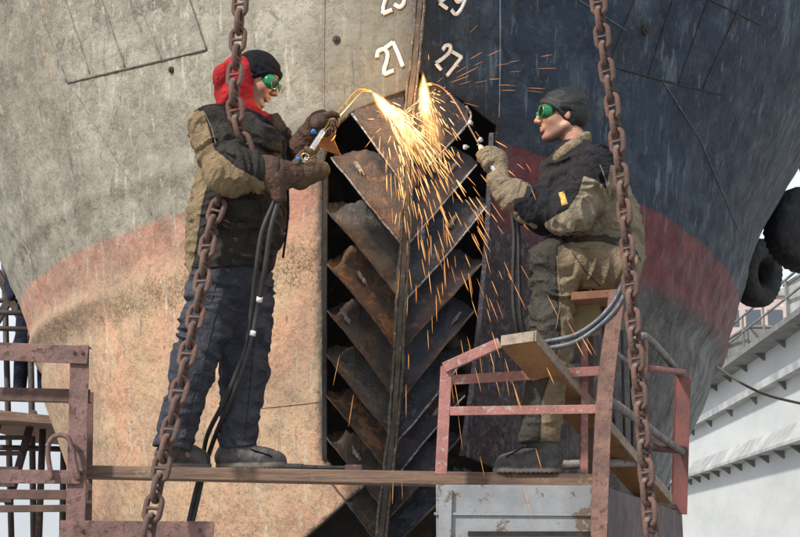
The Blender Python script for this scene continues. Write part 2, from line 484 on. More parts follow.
def hull_side(side):
    vs = []; band = []; hh = []; tt = []; ed = []
    for h in hs:
        ts = t_at_px(side, max(h, -.35), 0, EL if side < 0 else ER)
        if ts < .004: ts = 0
        for c in cols:
            t = ts * max(0, (1 - c / 1.6)) + c if ts > 0 else c
            p = hull_xyz(side, h, t); vs.append(p); hh.append(h); tt.append(t); ed.append(t - ts)
            bt = (1.74 + .05 * math.exp(-t)) if side < 0 else (1.78 + .26 * math.exp(-t / 1.3))
            band.append(h - bt)
    nc = len(cols); fs = []
    for i in range(len(hs) - 1):
        for j in range(nc - 1):
            a = (i * nc + j, i * nc + j + 1, (i + 1) * nc + j + 1, (i + 1) * nc + j)
            fs.append(a if side > 0 else a[::-1])
    return vs, fs, dict(band=band, hgt=hh, aft=tt, edge=ed)

def hull_mat(side):
    n = NT('hull_plating_' + ('weathered_grey' if side < 0 else 'dark_blue'))
    band = n.attr('band'); edge = n.attr('edge')
    bn = n.math('ADD', band, n.math('MULTIPLY', n.math('SUBTRACT', n.noise(6, 8, .7), .5), .07))
    big = n.noise(1.6, 10, .68); med = n.noise(7, 10, .7, dist=.3); fin = n.noise(45, 6, .7)
    diag = n.noise(2.5, 9, .7, stretch=(1, 1, .35), rot=(0, -side * .7, 0), dist=.5)
    vert = n.noise(5, 8, .7, stretch=(1, .5, .22), rot=(0, -side * .45, 0))
    if side < 0:
        g = n.mix(n.ramp(big, .3, .7), (.335, .32, .265), (.215, .20, .165))
        g = n.mix(n.ramp(diag, .5, .75, 0, .75), g, (.45, .42, .345))
        g = n.mix(n.ramp(vert, .54, .66, 0, .8), g, (.15, .135, .11))
        g = n.mix(n.ramp(n.noise(3.1, 5, .75, dist=1.5, stretch=(1, 1, .5), rot=(0, .5, 0)), .57, .66, 0, .8), g, (.115, .105, .09))
        g = n.mix(n.ramp(n.noise(20, 5, .75, stretch=(1, 1, .3), rot=(0, .4, 0)), .60, .68, 0, .5), g, (.17, .155, .125))
        g = n.mix(n.ramp(n.noise(13, 5, .8, stretch=(1, 1, .3), rot=(0, .3, 0)), .58, .66, 0, .6), g, (.50, .475, .40))
        g = n.mix(n.ramp(med, .60, .72, 0, .7), g, (.20, .165, .12))
        g = n.mix(n.ramp(n.noise(2.2, 4), .62, .75, 0, .5), g, (.33, .22, .13))
        g = n.mix(n.ramp(n.noise(15, 8, .75), .66, .70, 0, .85), g, (.075, .06, .045))
        r = n.mix(n.ramp(med, .35, .65), (.36, .165, .115), (.45, .26, .19))
        r = n.mix(n.ramp(n.noise(16, 8, .8), .56, .68, 0, .75), r, (.46, .40, .31))
        lo = n.mix(n.ramp(n.noise(3, 9, .75), .38, .62), (.49, .275, .18), (.44, .32, .205))
        lo = n.mix(n.ramp(n.noise(6, 5, .75), .50, .66, 0, .6), lo, (.50, .25, .165))
        lo = n.mix(n.ramp(n.noise(30, 6, .8), .52, .66, 0, .6), lo, (.54, .43, .29))
        lo = n.mix(n.ramp(n.noise(1.4, 5, .7), .48, .66, 0, .6), lo, (.36, .25, .16))
        gr = n.ramp(n.math('ADD', n.math('MULTIPLY', n.math('ABSOLUTE', n.math('ADD', band, .42)), -1.1), n.noise(5, 8, .8)), .30, .52)
        lo = n.mix(n.math('MULTIPLY', gr, n.ramp(n.noise(60, 5, .8), .46, .58)), lo, (.155, .115, .06))
        lo = n.mix(n.ramp(n.noise(70, 4, .8), .58, .64, 0, .85), lo, (.13, .09, .055))
        lo = n.mix(n.ramp(n.noise(19, 5, .8), .615, .66, 0, .8), lo, (.12, .085, .05))
        lo = n.mix(n.ramp(n.noise(9, 9, .8), .62, .70, 0, .7), lo, (.23, .10, .07))
        b1, b2 = -.10, -.34
        edgec = (.05, .045, .04); rough = .8
    else:
        g = n.mix(n.ramp(big, .3, .7), (.013, .024, .046), (.025, .044, .075))
        g = n.mix(n.ramp(diag, .52, .75, 0, .7), g, (.095, .125, .155))
        g = n.mix(n.ramp(vert, .57, .68, 0, .7), g, (.12, .155, .185))
        g = n.mix(n.ramp(n.noise(20, 5, .8, stretch=(1, 1, .7)), .60, .68, 0, .5), g, (.13, .16, .18))
        g = n.mix(n.ramp(n.noise(2.1, 5, .7, dist=1), .54, .66, 0, .6), g, (.012, .017, .026))
        g = n.mix(n.ramp(med, .56, .68, 0, .8), g, (.016, .02, .028))
        g = n.mix(n.ramp(n.noise(11, 9, .75), .63, .68, 0, .75), g, (.075, .055, .04))
        r = n.mix(n.ramp(med, .35, .65), (.17, .036, .042), (.105, .030, .036))
        r = n.mix(n.ramp(n.noise(12, 8, .75), .60, .7, 0, .6), r, (.05, .045, .05))
        lo = n.mix(n.ramp(n.noise(3, 9, .75), .38, .62), (.045, .045, .052), (.105, .10, .10))
        lo = n.mix(n.ramp(n.noise(24, 7, .8), .54, .64, 0, .8), lo, (.19, .145, .09))
        lo = n.mix(n.ramp(n.noise(4.5, 8, .7), .58, .70, 0, .7), lo, (.20, .21, .22))
        lo = n.mix(n.ramp(n.noise(60, 5, .8), .56, .66, 0, .8), lo, (.022, .02, .022))
        b1, b2 = -.33, -.48
        lo = n.mix(n.math('MULTIPLY', n.ramp(n.attr('aft'), 1.6, 2.6), n.ramp(n.noise(2.6, 5, .75), .45, .58)), lo, (.17, .185, .20))
        nr = n.ramp(n.attr('aft'), .5, 1.4)
        lo = n.mix(nr, n.mix(n.ramp(n.noise(26, 8, .8), .5, .62), (.045, .030, .036), (.13, .115, .125)), lo)
        edgec = (.02, .02, .024); rough = .52
    f1 = n.ramp(n.math('ADD', bn, n.math('MULTIPLY', n.math('SUBTRACT', n.noise(30, 5, .8), .5), .05)), -.02, .02) if side < 0 else n.ramp(bn, -.008, .008); f2 = n.ramp(bn, b2, b1)
    col = n.mix(f1, n.mix(f2, lo, r), g)
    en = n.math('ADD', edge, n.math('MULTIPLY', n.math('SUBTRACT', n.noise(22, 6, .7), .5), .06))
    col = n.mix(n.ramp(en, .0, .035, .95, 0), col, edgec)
    h1 = n.math('ADD', n.math('MULTIPLY', med, 1.0), n.math('MULTIPLY', n.noise(22, 8, .72, dist=.15), .6))
    rivet = n.ramp(n.vor(9, 'F1'), .0, .35)
    h1 = n.math('ADD', h1, n.math('MULTIPLY', rivet, .25))
    flk = n.noise(60, 5, .7)
    h1 = n.math('ADD', h1, n.math('MULTIPLY', n.noise(9, 5, .6, stretch=(1, 1, .3), rot=(0, -side * .4, 0), dist=.6), 1.2))
    peel = n.ramp(n.noise(8, 5, .8), .545, .565)
    h1 = n.math('ADD', n.math('MULTIPLY', n.noise(3.2, 5, .6), 2.2), n.math('MULTIPLY', n.noise(12, 5, .62, stretch=(1, .6, .5), rot=(0, -side * .4, 0)), .55))
    h1 = n.math('ADD', h1, n.math('MULTIPLY', peel, .07))
    nb = n.bump(h1, .85 if side < 0 else .7, .03)
    nb = n.bump(flk, .3 if side < 0 else .25, .005, nb)
    scr = n.ramp(n.noise(26, 4, .7, stretch=(1, .5, .07), rot=(0, -side * .35, 0)), .585, .66, 0, .55)
    col = n.mix(scr, col, (.50, .47, .40) if side < 0 else (.16, .20, .24))
    scd = n.ramp(n.noise(31, 4, .7, stretch=(1, .5, .09), rot=(0, -side * .2, 0)), .60, .68, 0, .5)
    col = n.mix(scd, col, (.12, .105, .085) if side < 0 else (.010, .013, .018))
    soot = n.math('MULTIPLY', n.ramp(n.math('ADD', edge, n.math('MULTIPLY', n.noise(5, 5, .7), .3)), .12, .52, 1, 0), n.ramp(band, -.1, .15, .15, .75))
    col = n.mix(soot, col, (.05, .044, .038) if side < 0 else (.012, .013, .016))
    if side < 0: col = n.mix(n.ramp(n.noise(.9, 4, .6), .42, .62, 0, .38), col, (.17, .155, .12))
    col = n.mix(n.math('MULTIPLY', n.ramp(peel, .2, .8, 0, .22), 1.0), col, (.10, .085, .065) if side < 0 else (.10, .12, .14))
    rg = n.ramp(med, .3, .7, rough - .12, rough + .12)
    return n.fin(col, rg, 0, nb, spec=.3 if side < 0 else .28)

ship = thing('cargo_ship', 'large ship bow in dry dock, plating cut open at the stem', 'ship', (0, YS0, 0))
hull_trees = {}
for side in (-1, 1):
    vs, fs, at = hull_side(side)
    o = mesh_obj('hull_plating', vs, fs, hull_mat(side), ship, True, at)
    o['label'] = 'weathered grey plating over a peach underwater band' if side < 0 else 'dark blue black plating over a maroon band'
    sm = o.modifiers.new('thick', 'SOLIDIFY'); sm.thickness = .016; sm.offset = -1
    hull_trees[side] = BVHTree.FromPolygons([tuple(v) for v in vs], fs)
def hullpt(px, py, off=0.0, side=None):
    d = ray(px, py); best = None
    for s in ((side,) if side else (-1, 1)):
        r = hull_trees[s].ray_cast(CP, d)
        if r[0] and (best is None or r[3] < best[3]): best = r
    if best is None: return P(px, py, .5), Vector((0, -1, 0))
    nrm = best[1] if best[1].dot(d) < 0 else -best[1]
    return best[0] + nrm * off, nrm

M_rust = m_paint('rusty_rib_steel', (.085, .060, .045), (.036, .027, .025), (.16, .08, .04), 9, .55, .5, .9, 45, .014)
M_rustblue = m_paint('blued_rib_steel', (.052, .055, .078), (.022, .025, .038), (.13, .085, .065), 9, .58, .42, .9, 45, .014)
M_cutedge = m_paint('ground_bright_edge', (.30, .34, .40), (.14, .15, .18), (.08, .06, .05), 25, .5, .35)
M_stem = m_paint('stem_bar_steel', (.085, .062, .045), (.035, .030, .028), (.20, .16, .11), 10, .58, .55, .7, 50, .006)
M_black = m_paint('near_black_steel', (.012, .011, .012), (.02, .016, .014), (.05, .028, .018), 5, .58, .8)  # near black; on the cavity sheet it stands for shade
M_weld = m_paint('weld_metal', (.11, .095, .075), (.05, .045, .04), (.24, .2, .15), 30, .55, .5, .8, 90, .004)
M_seamdark = m_paint('seam_caulk', (.035, .03, .028), (.018, .018, .02), (.1, .08, .06), 20, .6, .7)
M_white = m_paint('white_draught_paint', (.78, .77, .74), (.66, .64, .6), (.32, .22, .15), 30, .64, .6, .5, 80, .003)
M_ridge = m_paint('painted_weld_ridge', (.27, .25, .21), (.17, .155, .13), (.08, .07, .06), 25, .58, .75)
M_ridgelow = m_paint('painted_weld_ridge_low', (.34, .20, .13), (.25, .16, .10), (.10, .08, .05), 25, .58, .75)
M_slag = m_paint('pale_scale', (.42, .38, .33), (.25, .2, .16), (.12, .07, .05), 40, .55, .7, .9, 90, .006)

# near-black sheet added against light leaks; cavity shade is in its colour
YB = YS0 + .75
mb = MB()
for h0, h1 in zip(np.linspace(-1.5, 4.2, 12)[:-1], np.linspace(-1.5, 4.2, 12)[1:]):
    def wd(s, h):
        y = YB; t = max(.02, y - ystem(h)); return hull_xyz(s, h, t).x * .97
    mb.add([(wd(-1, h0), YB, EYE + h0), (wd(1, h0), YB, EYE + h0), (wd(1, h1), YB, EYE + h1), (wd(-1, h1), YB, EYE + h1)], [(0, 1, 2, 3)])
mb.build('cavity_shade_sheet', M_black, ship)

# stem bar
SP = [(421, -45), (420, 0), (415, 60), (409, 110), (408, 150), (407, 200), (404, 260), (400, 320), (397, 380), (392, 440), (386, 490), (380, 545), (374, 600)]
def stemY(py):
    h = P(410, py, .45).z - EYE; return ystem(h)
sp3 = [P(x, y, stemY(y) - .012) for x, y in SP]
sp3 = spline(sp3, 5)
mb = MB(); prev = None
for i, p in enumerate(sp3):
    wv = .020 + .003 * mnoise.noise(p * 9)
    ring = [p + Vector((-wv, .015, 0)), p + Vector((-wv * .55, -.012, 0)), p + Vector((wv * .55, -.012, 0)), p + Vector((wv, .015, 0)), p + Vector((wv * .8, .10, 0)), p + Vector((-wv * .8, .10, 0))]
    k = len(mb.v); mb.v += ring
    if i: mb.f += [tuple(k + a - b for a, b in ((j, 0), ((j + 1) % 6, 0), ((j + 1) % 6, 6), (j, 6))) for j in range(6)]
mb.build('stem_bar', M_stem, ship, smooth=False)
# lumpy weld runs both sides of the stem
for dx in (-.020, .020):
    pts = []; rr = []
    for i in range(0, 150):
        f = i / 149 * (len(sp3) - 1); a = int(f); b = min(a + 1, len(sp3) - 1); p = sp3[a].lerp(sp3[b], f - a)
        pts.append(p + Vector((dx + .006 * mnoise.noise(p * 14 + Vector((dx * 90, 0, 0))), -.004, 0))); rr.append(.008 + .006 * mnoise.noise(p * 33))
    MB().tube(pts, .008, 6, rr=rr).build('weld_seam', M_weld, ship, smooth=True)

# frames: slanted flat bars between stem and cut plating, seen like louvres
LLs = [((352, 116), (404, 188)), ((331, 158), (402, 246)), ((325, 209), (398, 297)), ((327, 264), (396, 349)), ((327, 311), (393, 396)),
       ((326, 354), (391, 434)), ((326, 395), (389, 473)), ((325, 436), (386, 512)), ((328, 480), (382, 550))]
RLs = [((468, 112), (428, 168)), ((477, 165), (421, 230)), ((488, 205), (414, 291)), ((482, 264), (411, 340)), ((474, 312), (408, 392)),
       ((470, 351), (405, 432)), ((465, 396), (402, 471)), ((461, 436), (399, 506)), ((470, 475), (392, 550))]
def stemO(py): return stemY(py)
RLs = [((a, b), (c - (c - xs_) , d + (c - xs_) * (d - b) / (a - c))) for ((a, b), (c, d)) in RLs for xs_ in [np.interp(d + 10, [150, 260, 380, 490, 545], [412, 409, 402, 391, 385])]]
RUSTV = [M_rust, m_paint('rib_steel_orange_rust', (.09, .056, .036), (.045, .03, .024), (.19, .09, .04), 6, .50, .6, .9, 45, .014), m_paint('rib_steel_grey_scale', (.085, .075, .065), (.038, .034, .032), (.15, .10, .065), 11, .56, .5, .9, 45, .014)]
BLUEV = [M_rustblue, m_paint('rib_steel_violet', (.06, .05, .062), (.028, .025, .034), (.16, .09, .06), 7, .55, .45, .9, 45, .014), m_paint('rib_steel_slate', (.045, .056, .078), (.018, .022, .034), (.10, .10, .11), 12, .56, .4, .9, 45, .014)]
def frame_plate(side, lst, i):
    (ox, oy), (ix, iy) = lst[i]
    jr = random.Random(i * 11 + side); bend = jr.uniform(-3.0, 3.0); skew = jr.uniform(-.03, .03)
    if i: (qx, qy), (rx, ry) = lst[i - 1]
    else: (qx, qy), (rx, ry) = ((ox - side * -24, oy - 24), (ix, iy - 88))
    rnd = random.Random(i * 3 + side)
    Yo = stemO(oy) + .20; Yi = stemO(iy) + .035
    front = []; back = []
    N = 26
    for k in range(N + 1):
        f = k / N
        wob = bend * math.sin(math.pi * f) + .9 * mnoise.noise(Vector((f * 6, i, side)))
        front.append(P(ox + (ix - ox) * f, oy + (iy - oy) * f + wob, Yo + (Yi - Yo) * f + skew * math.sin(math.pi * f)))
        c0 = .42 + .14 * rnd.random() if k == 0 else c0
        # rear edge tucked behind the previous bar, outer corner burnt away
        g = f
        bx = qx + (rx - qx) * g; by = qy + (ry - qy) * g
        if g < c0:
            e = g / c0; cx_ = qx + (rx - qx) * c0; cy_ = qy + (ry - qy) * c0
            bx = ox + 1 + (cx_ - ox) * e; by = oy - 4 + (cy_ - oy) * e + (1.5 + 1.5 * jr.random()) * math.sin(e * (4 + i % 4) + i * 2) + rnd.uniform(-1.3, 1.3)
        back.append(P(bx, by, Yo + (Yi - Yo) * f + .10 + .006 * math.sin(f * 7 + i)))
    mat = (RUSTV if side < 0 else BLUEV)[(i * 5 + 1) % 3]
    mb = MB(); mid = []
    for k in range(N + 1):
        m = front[k].lerp(back[k], .5) + Vector((0, .006 * math.sin(f * 5 + i * 2), 0)) if False else front[k].lerp(back[k], .5) + Vector((0, .005 * math.sin(k * .27 + i * 2), 0)); mid.append(m)
    th = Vector((0, .014, .006))
    rows = [front, mid, back]
    vs = [p for r in rows for p in r] + [p + th for r in rows for p in r]; n1 = N + 1; o2 = 3 * n1
    fs = []
    for r in range(2):
        for k in range(N):
            a = r * n1 + k; fs.append((a, a + 1, a + n1 + 1, a + n1)); b = a + o2; fs.append((b + n1, b + n1 + 1, b + 1, b))
    for k in range(N):
        fs.append((k + 1, k, k + o2, k + 1 + o2)); a = 2 * n1 + k; fs.append((a, a + 1, a + 1 + o2, a + o2))
    fs += [(0, n1, n1 + o2, o2), (n1, 2 * n1, 2 * n1 + o2, n1 + o2)]
    fs += [(N, N + o2, N + n1 + o2, N + n1), (N + n1, N + n1 + o2, N + 2 * n1 + o2, N + 2 * n1)]
    mb.add(vs, fs); pl = mb.build('frame_plate', mat, ship, smooth=False)
    pts = []; rr = []
    for k in range(40):
        f = k / 39 * N; a = min(int(f), N - 1); p = front[a].lerp(front[a + 1], f - a)
        pts.append(p + Vector((0, -.004, .001)) + Vector((.002, 0, .003)) * mnoise.noise(p * 20)); rr.append(.0042 + .0035 * abs(mnoise.noise(p * 27)))
    MB().tube(pts, .004, 6, rr=rr).build('cut_edge', M_cutedge if (side, i) in ((-1, 1), (1, 1), (1, 2), (1, 5), (1, 6)) else M_rust, pl, smooth=True)
    # torn pale scale stuck to some plates
    if (side, i) in ((-1, 3), (-1, 4), (1, 1), (1, 2), (1, 4), (-1, 1), (1, 6), (-1, 7)):
        c = mid[7 + (i % 4) * 2] + Vector((0, -.024, 0)); R_ = random.Random(i * 7 + side)
        ud = (front[-1] - front[0]).normalized(); vd = (back[12] - front[12]).normalized(); nd = ud.cross(vd); nd = nd if nd.y < 0 else -nd
        rings = []; NN = 22; sc = [R_.uniform(.5, 1.3) for _ in range(NN)]
        for f in (1, .7, .4): rings.append([c + (ud * math.cos(2 * math.pi * q / NN) * .042 + vd * math.sin(2 * math.pi * q / NN) * .020) * sc[q] * f + nd * (R_.uniform(.002, .012) if f < 1 else -.004) for q in range(NN)])
        sv = [p for rg_ in rings for p in rg_] + [c + nd * .008]
        sf = [(r_ * NN + q, r_ * NN + (q + 1) % NN, (r_ + 1) * NN + (q + 1) % NN, (r_ + 1) * NN + q) for r_ in range(2) for q in range(NN)] + [(2 * NN + q, 2 * NN + (q + 1) % NN, 3 * NN) for q in range(NN)]
        MB().add(sv, sf).build('loose_scale', M_slag, pl)
for side, lst in ((-1, LLs), (1, RLs)):
    for i in range(len(lst)): frame_plate(side, lst, i)
# breast plates behind the flames, scorched
for side, pg in ((-1, [(352, 114), (372, 92), (404, 92), (405, 150), (404, 186)]), (1, [(415, 88), (440, 84), (466, 106), (470, 120), (446, 148), (428, 166), (414, 160)])):
    c = [P(x, y, stemO(y) + .04 + .0022 * abs(x - 409)) for x, y in pg]; cc = sum(c, Vector()) / len(c); N = len(c)
    vs = c + [p + Vector((0, .015, 0)) for p in c]
    fs = [tuple(range(N))[::-1], tuple(range(N, 2 * N))] + [(i, (i + 1) % N, N + (i + 1) % N, N + i) for i in range(N)]
    o = MB().add(vs, fs).build('breast_plate', M_rust if side < 0 else M_rustblue, ship, bevel=.003)
    pts = [p + Vector((0, -.004, 0)) for p in (c[:1] + c[4:] if side < 0 else c[2:6])]
    pts = spline(pts, 8); MB().tube(pts, .006, 6, rr=[.006 + .004 * mnoise.noise(p * 40) for p in pts]).build('cut_edge', M_cutedge, o, smooth=True)

# side stringers (vertical cut flanges inside the opening)
for side, pts in ((-1, [(326, 172), (325, 300), (325, 458)]), (1, [(491, 135), (486, 240), (479, 320), (470, 395), (461, 455)])):
    q = [P(x, y, stemO(y) + .24) for x, y in pts]
    for a, b in zip(q[:-1], q[1:]): MB().beam(a, b + (b - a) * .01, .022, .10).build('side_stringer', M_black if side < 0 else M_rustblue, ship)

# weld seams / doubler plates, laid on the plating
def on_hull(pix, r, mat, step=5, lump=.35, name='weld_seam', off=0.002, side=None):
    pts = []
    for (x0, y0), (x1, y1) in zip(pix[:-1], pix[1:]):
        n_ = max(1, int(math.hypot(x1 - x0, y1 - y0) / step))
        for k in range(n_): pts.append((x0 + (x1 - x0) * k / n_, y0 + (y1 - y0) * k / n_))
    pts.append(pix[-1])
    q = [hullpt(x, y, off, side)[0] for x, y in pts]
    rr = [r * (1 + lump * 2 * mnoise.noise(p * 25)) for p in q]
    return MB().tube(q, r, 6, rr=rr).build(name, mat, ship, smooth=True)
for pix in ([(68, 83), (140, 66), (207, 50)], [(207, 50), (186, -12)], [(125, 67), (98, -12)], [(162, 60), (132, -12)], [(90, 74), (62, -12)], [(68, 83), (35, 0)]):
    on_hull(pix, .006 if len(pix) == 3 else .0045, M_weld if len(pix) == 3 or pix[0] == (207, 50) else M_ridge, 4)
for pix in ([(325, -10), (324, 60), (324, 128)], [(75, 92), (115, 158), (152, 215)], [(0, 215), (38, 262)], [(262, 408), (318, 402)]):
    on_hull(pix, .0032, M_ridgelow if pix[0][1] > 400 else M_ridge, 4)
for pix in ([(609, 66), (668, 82), (726, 96)], [(609, 66), (639, -12)], [(648, 76), (677, -12)], [(678, 85), (712, -12)], [(702, 90), (738, 10)], [(700, -5), (760, 25)]):
    on_hull(pix, .0055, M_seamdark, 4)
for pix in ([(500, -10), (500, 60), (499, 118)], [(662, 80), (700, 140), (738, 230)], [(570, -5), (625, 30)]):
    on_hull(pix, .0042, m_paint('blue_weld_%d' % pix[0][0], (.14, .17, .2), (.08, .1, .12), (.2, .22, .22), 20), 4)
# drain plug and mooring scars
for px, py, r in ((337, 40, .02), (172, 70, .018), (645, 30, .03)):
    p, nr = hullpt(px, py, .004); mb = MB()
    mb.tube([p - nr * .01, p + nr * .008], r, 16); mb.tube([p + nr * .004, p + nr * .016], r * .5, 12)
    mb.build('drain_plug', M_seamdark, ship, smooth=False, bevel=.002)

# draught marks: welded on plate digits
def digit(pix, label, wpx=4.6):
    q = []
    for p3 in spline([Vector((x, y, 0)) for x, y in pix], 6):
        q.append(hullpt(p3.x, p3.y, .004))
    wv = wpx / 225 / 2; mb = MB(); prev = None; N = len(q)
    for i, (p, nr) in enumerate(q):
        t = (q[min(i + 1, N - 1)][0] - q[max(i - 1, 0)][0]).normalized(); r = t.cross(nr).normalized() * (wv * (1 + .15 * mnoise.noise(p * 60)))
        k = len(mb.v); mb.v += [p - r, p - r * .7 + nr * .008, p + r * .7 + nr * .008, p + r]
        if i: mb.f += [(k - 4 + j, k - 3 + j, k + 1 + j, k + j) for j in range(3)]
    n_ = len(mb.v); mb.f += [(0, 1, 2, 3), (n_ - 1, n_ - 2, n_ - 3, n_ - 4)]
    o = mb.build('draught_mark', M_white, ship, smooth=True); o['label'] = label; return o
def lin(pts, n_=4):
    out = []
    for (a, b), (c, d) in zip(pts[:-1], pts[1:]): out += [(a + (c - a) * k / n_, b + (d - b) * k / n_) for k in range(n_)]
    return out + [pts[-1]]
digit([(377.5, 58), (378.5, 52), (384, 49.5), (388, 54), (387, 62), (385, 68), (384.5, 74.5)], 'white welded numeral 2 left of the stem')
digit(lin([(384.5, 74.5), (394.5, 70.5)]), 'foot of the white numeral 2 left of the stem')
digit(lin([(385.5, 48.5), (393.5, 42.5)]), 'top bar of the white numeral 7 left of the stem')
digit(lin([(393.5, 42.5), (399, 55), (403.5, 67)]), 'white welded numeral 7 left of the stem')
digit([(442, 50.5), (445, 46), (449.5, 46), (449, 52), (443, 58), (435, 63.5)], 'white welded numeral 2 right of the stem', 4.2)
digit(lin([(435, 63.5), (440.5, 70)]), 'foot of the white numeral 2 right of the stem', 4.2)
digit(lin([(451, 51.5), (461, 57.5)]), 'top bar of the white numeral 7 right of the stem', 4.2)
digit(lin([(461, 57.5), (453.5, 67), (446, 76.5)]), 'white welded numeral 7 right of the stem', 4)
digit([(376.5, -4), (378, -11), (384, -13), (388, -8), (386, 0), (384, 7), (383.5, 14)], 'white numeral 2 cut by the photo top left')
digit(lin([(383.5, 14), (393, 10)]), 'foot of the upper white numeral 2 left')
digit([(395, 5), (400, 7.5), (404.5, 3), (404, -6), (400, -16), (394, -18), (391, -12), (393, -5), (398, -4), (403, -8)], 'white numeral 9 cut by the photo top left')
digit([(444, -12), (448, -16), (452, -13), (449, -6), (443, 0), (438.5, 3)], 'white numeral 2 cut by the photo top right', 4.2)
digit(lin([(438.5, 3), (446.5, 9)]), 'foot of the upper white numeral 2 right', 4.2)
digit([(450.5, 10), (454.5, 14.5), (459, 11.5), (464, 1), (466, -7), (462, -12), (456, -10), (454, -3), (457, 2), (462, 0)], 'white numeral 9 cut by the photo top right', 4.2)

#MARK_OBJECTS
# ================================================================== TYRE FENDERS
n = NT('old_tyre_rubber')
h = n.math('ADD', n.noise(25, 6), n.vor(14, 'F1'))
M_tyre = n.fin(n.mix(n.ramp(n.noise(8, 6), .4, .7), (.018, .019, .022), (.045, .047, .05)), .75, 0, n.bump(h, .7, .02))
M_rope = m_paint('pale_rope', (.45, .42, .36), (.3, .27, .22), (.2, .17, .14), 30, .6, .9)
def tyre(cx, cy, Y, R, r, rot, label):
    c = P(cx, cy, Y); t = thing('tyre_fender', label, 'tyre', c, 'tyre fenders hung along the hull side')
    Rm = Euler(rot).to_matrix(); vs = []; fs = []
    NU, NV = 72, 14
    prof = []
    for j in range(NV):
        a = 2 * math.pi * j / NV; x = math.cos(a); y = math.sin(a)
        prof.append((r * (abs(x) ** .7) * math.copysign(1, x), r * 1.25 * (abs(y) ** .75) * math.copysign(1, y)))
    for i in range(NU):
        a = 2 * math.pi * i / NU
        for j, (dr, dy) in enumerate(prof):
            rr_ = R + dr + (.018 if (i % 2 and dr > r * .6) else 0)
            vs.append(c + Rm @ Vector((math.cos(a) * rr_, dy, math.sin(a) * rr_)))
    for i in range(NU):
        for j in range(NV):
            fs.append((i * NV + j, ((i + 1) % NU) * NV + j, ((i + 1) % NU) * NV + (j + 1) % NV, i * NV + (j + 1) % NV))
    mesh_obj('tyre_body', vs, fs, M_tyre, t)
    top = c + Rm @ Vector((0, 0, R))
    MB().tube([top + Vector((-.02, 0, -.1)), top + Vector((-.25, -.1, 1.0)), top + Vector((-.5, -.2, 2.2))], .018, 6).build('hanging_rope', M_tyre, t, smooth=True)
tyre(806, 230, 6.9, .27, .15, (math.radians(8), math.radians(18), math.radians(20)), 'large black tyre fender hanging at the right photo edge')
tyre(757, 273, 8.2, .25, .11, (math.radians(10), math.radians(20), math.radians(48)), 'smaller black tyre fender lower and nearer the hull')
# pale line
a = hullpt(716, 366, .0)[0]
pts = spline([a, P(738, 381, 5.2), P(762, 393, 4.6), P(790, 401, 4.2), P(830, 408, 3.8), P(900, 412, 3.2)], 8)
ln = MB().tube(pts, .011, 6).build('mooring_line', M_rope, None, smooth=True)
tag(ln, 'thin pale rope running from the hull edge to the right', 'rope')

# ================================================================== CHAINS
n = NT('chain_rust')
ns = n.noise(14, 8, .7)
col = n.mix(n.ramp(ns, .35, .65), (.082, .046, .040), (.14, .076, .058))
col = n.mix(n.ramp(n.noise(60, 6, .75), .52, .68), col, (.19, .105, .07))
col = n.mix(n.ramp(n.noise(30, 6, .75), .60, .72, 0, .8), col, (.04, .028, .028))
oi = n.t.nodes.new('ShaderNodeObjectInfo'); col = n.mix(n.ramp(oi.outputs['Random'], 0, 1, 0, .5), col, (.06, .04, .036))
col = n.mix(n.ramp(n.noise(9, 4, .7), .62, .72, 0, .7), col, (.26, .20, .17))
M_chain = n.fin(col, .75, 0, n.bump(n.math('ADD', n.noise(80, 6, .7), n.noise(28, 4)), .7, .006))
def link_mesh(L, Wd, d, var):
    """stud link: rounded oval of bar with a cross stud"""
    pts = []; N = 28
    a = (L - Wd) / 2; R = (Wd - d) / 2
    for i in range(N):
        th = 2 * math.pi * i / N; x = math.cos(th) * R; z = math.sin(th) * R
        z += a * (1 if z > 1e-6 else -1 if z < -1e-6 else 0)
        pts.append(Vector((x * (1 + .05 * math.cos(2 * th)), 0, z)))
    vs = []; fs = []; n_ = 9
    for i in range(N):
        t = (pts[(i + 1) % N] - pts[i - 1]).normalized(); u = Vector((0, 1, 0)); v = t.cross(u)
        for k in range(n_):
            an = 2 * math.pi * k / n_; r = d / 2 * (1 + .10 * mnoise.noise(pts[i] * 60 + Vector((var * 5, k, 0))))
            vs.append(pts[i] + (u * math.cos(an) + v * math.sin(an)) * r)
    for i in range(N):
        for k in range(n_):
            fs.append((i * n_ + k, i * n_ + (k + 1) % n_, ((i + 1) % N) * n_ + (k + 1) % n_, ((i + 1) % N) * n_ + k))
    mb = MB().add(vs, fs)
    mb.tube([(-R, 0, 0), (-R * .4, 0, 0), (R * .4, 0, 0), (R, 0, 0)], d * .3, 8, rr=[d * .46, d * .28, d * .28, d * .46])
    me = bpy.data.meshes.new('chain_link'); me.from_pydata([tuple(v) for v in mb.v], [], mb.f); me.materials.append(M_chain)
    me.polygons.foreach_set('use_smooth', [True] * len(me.polygons)); me.update(); return me
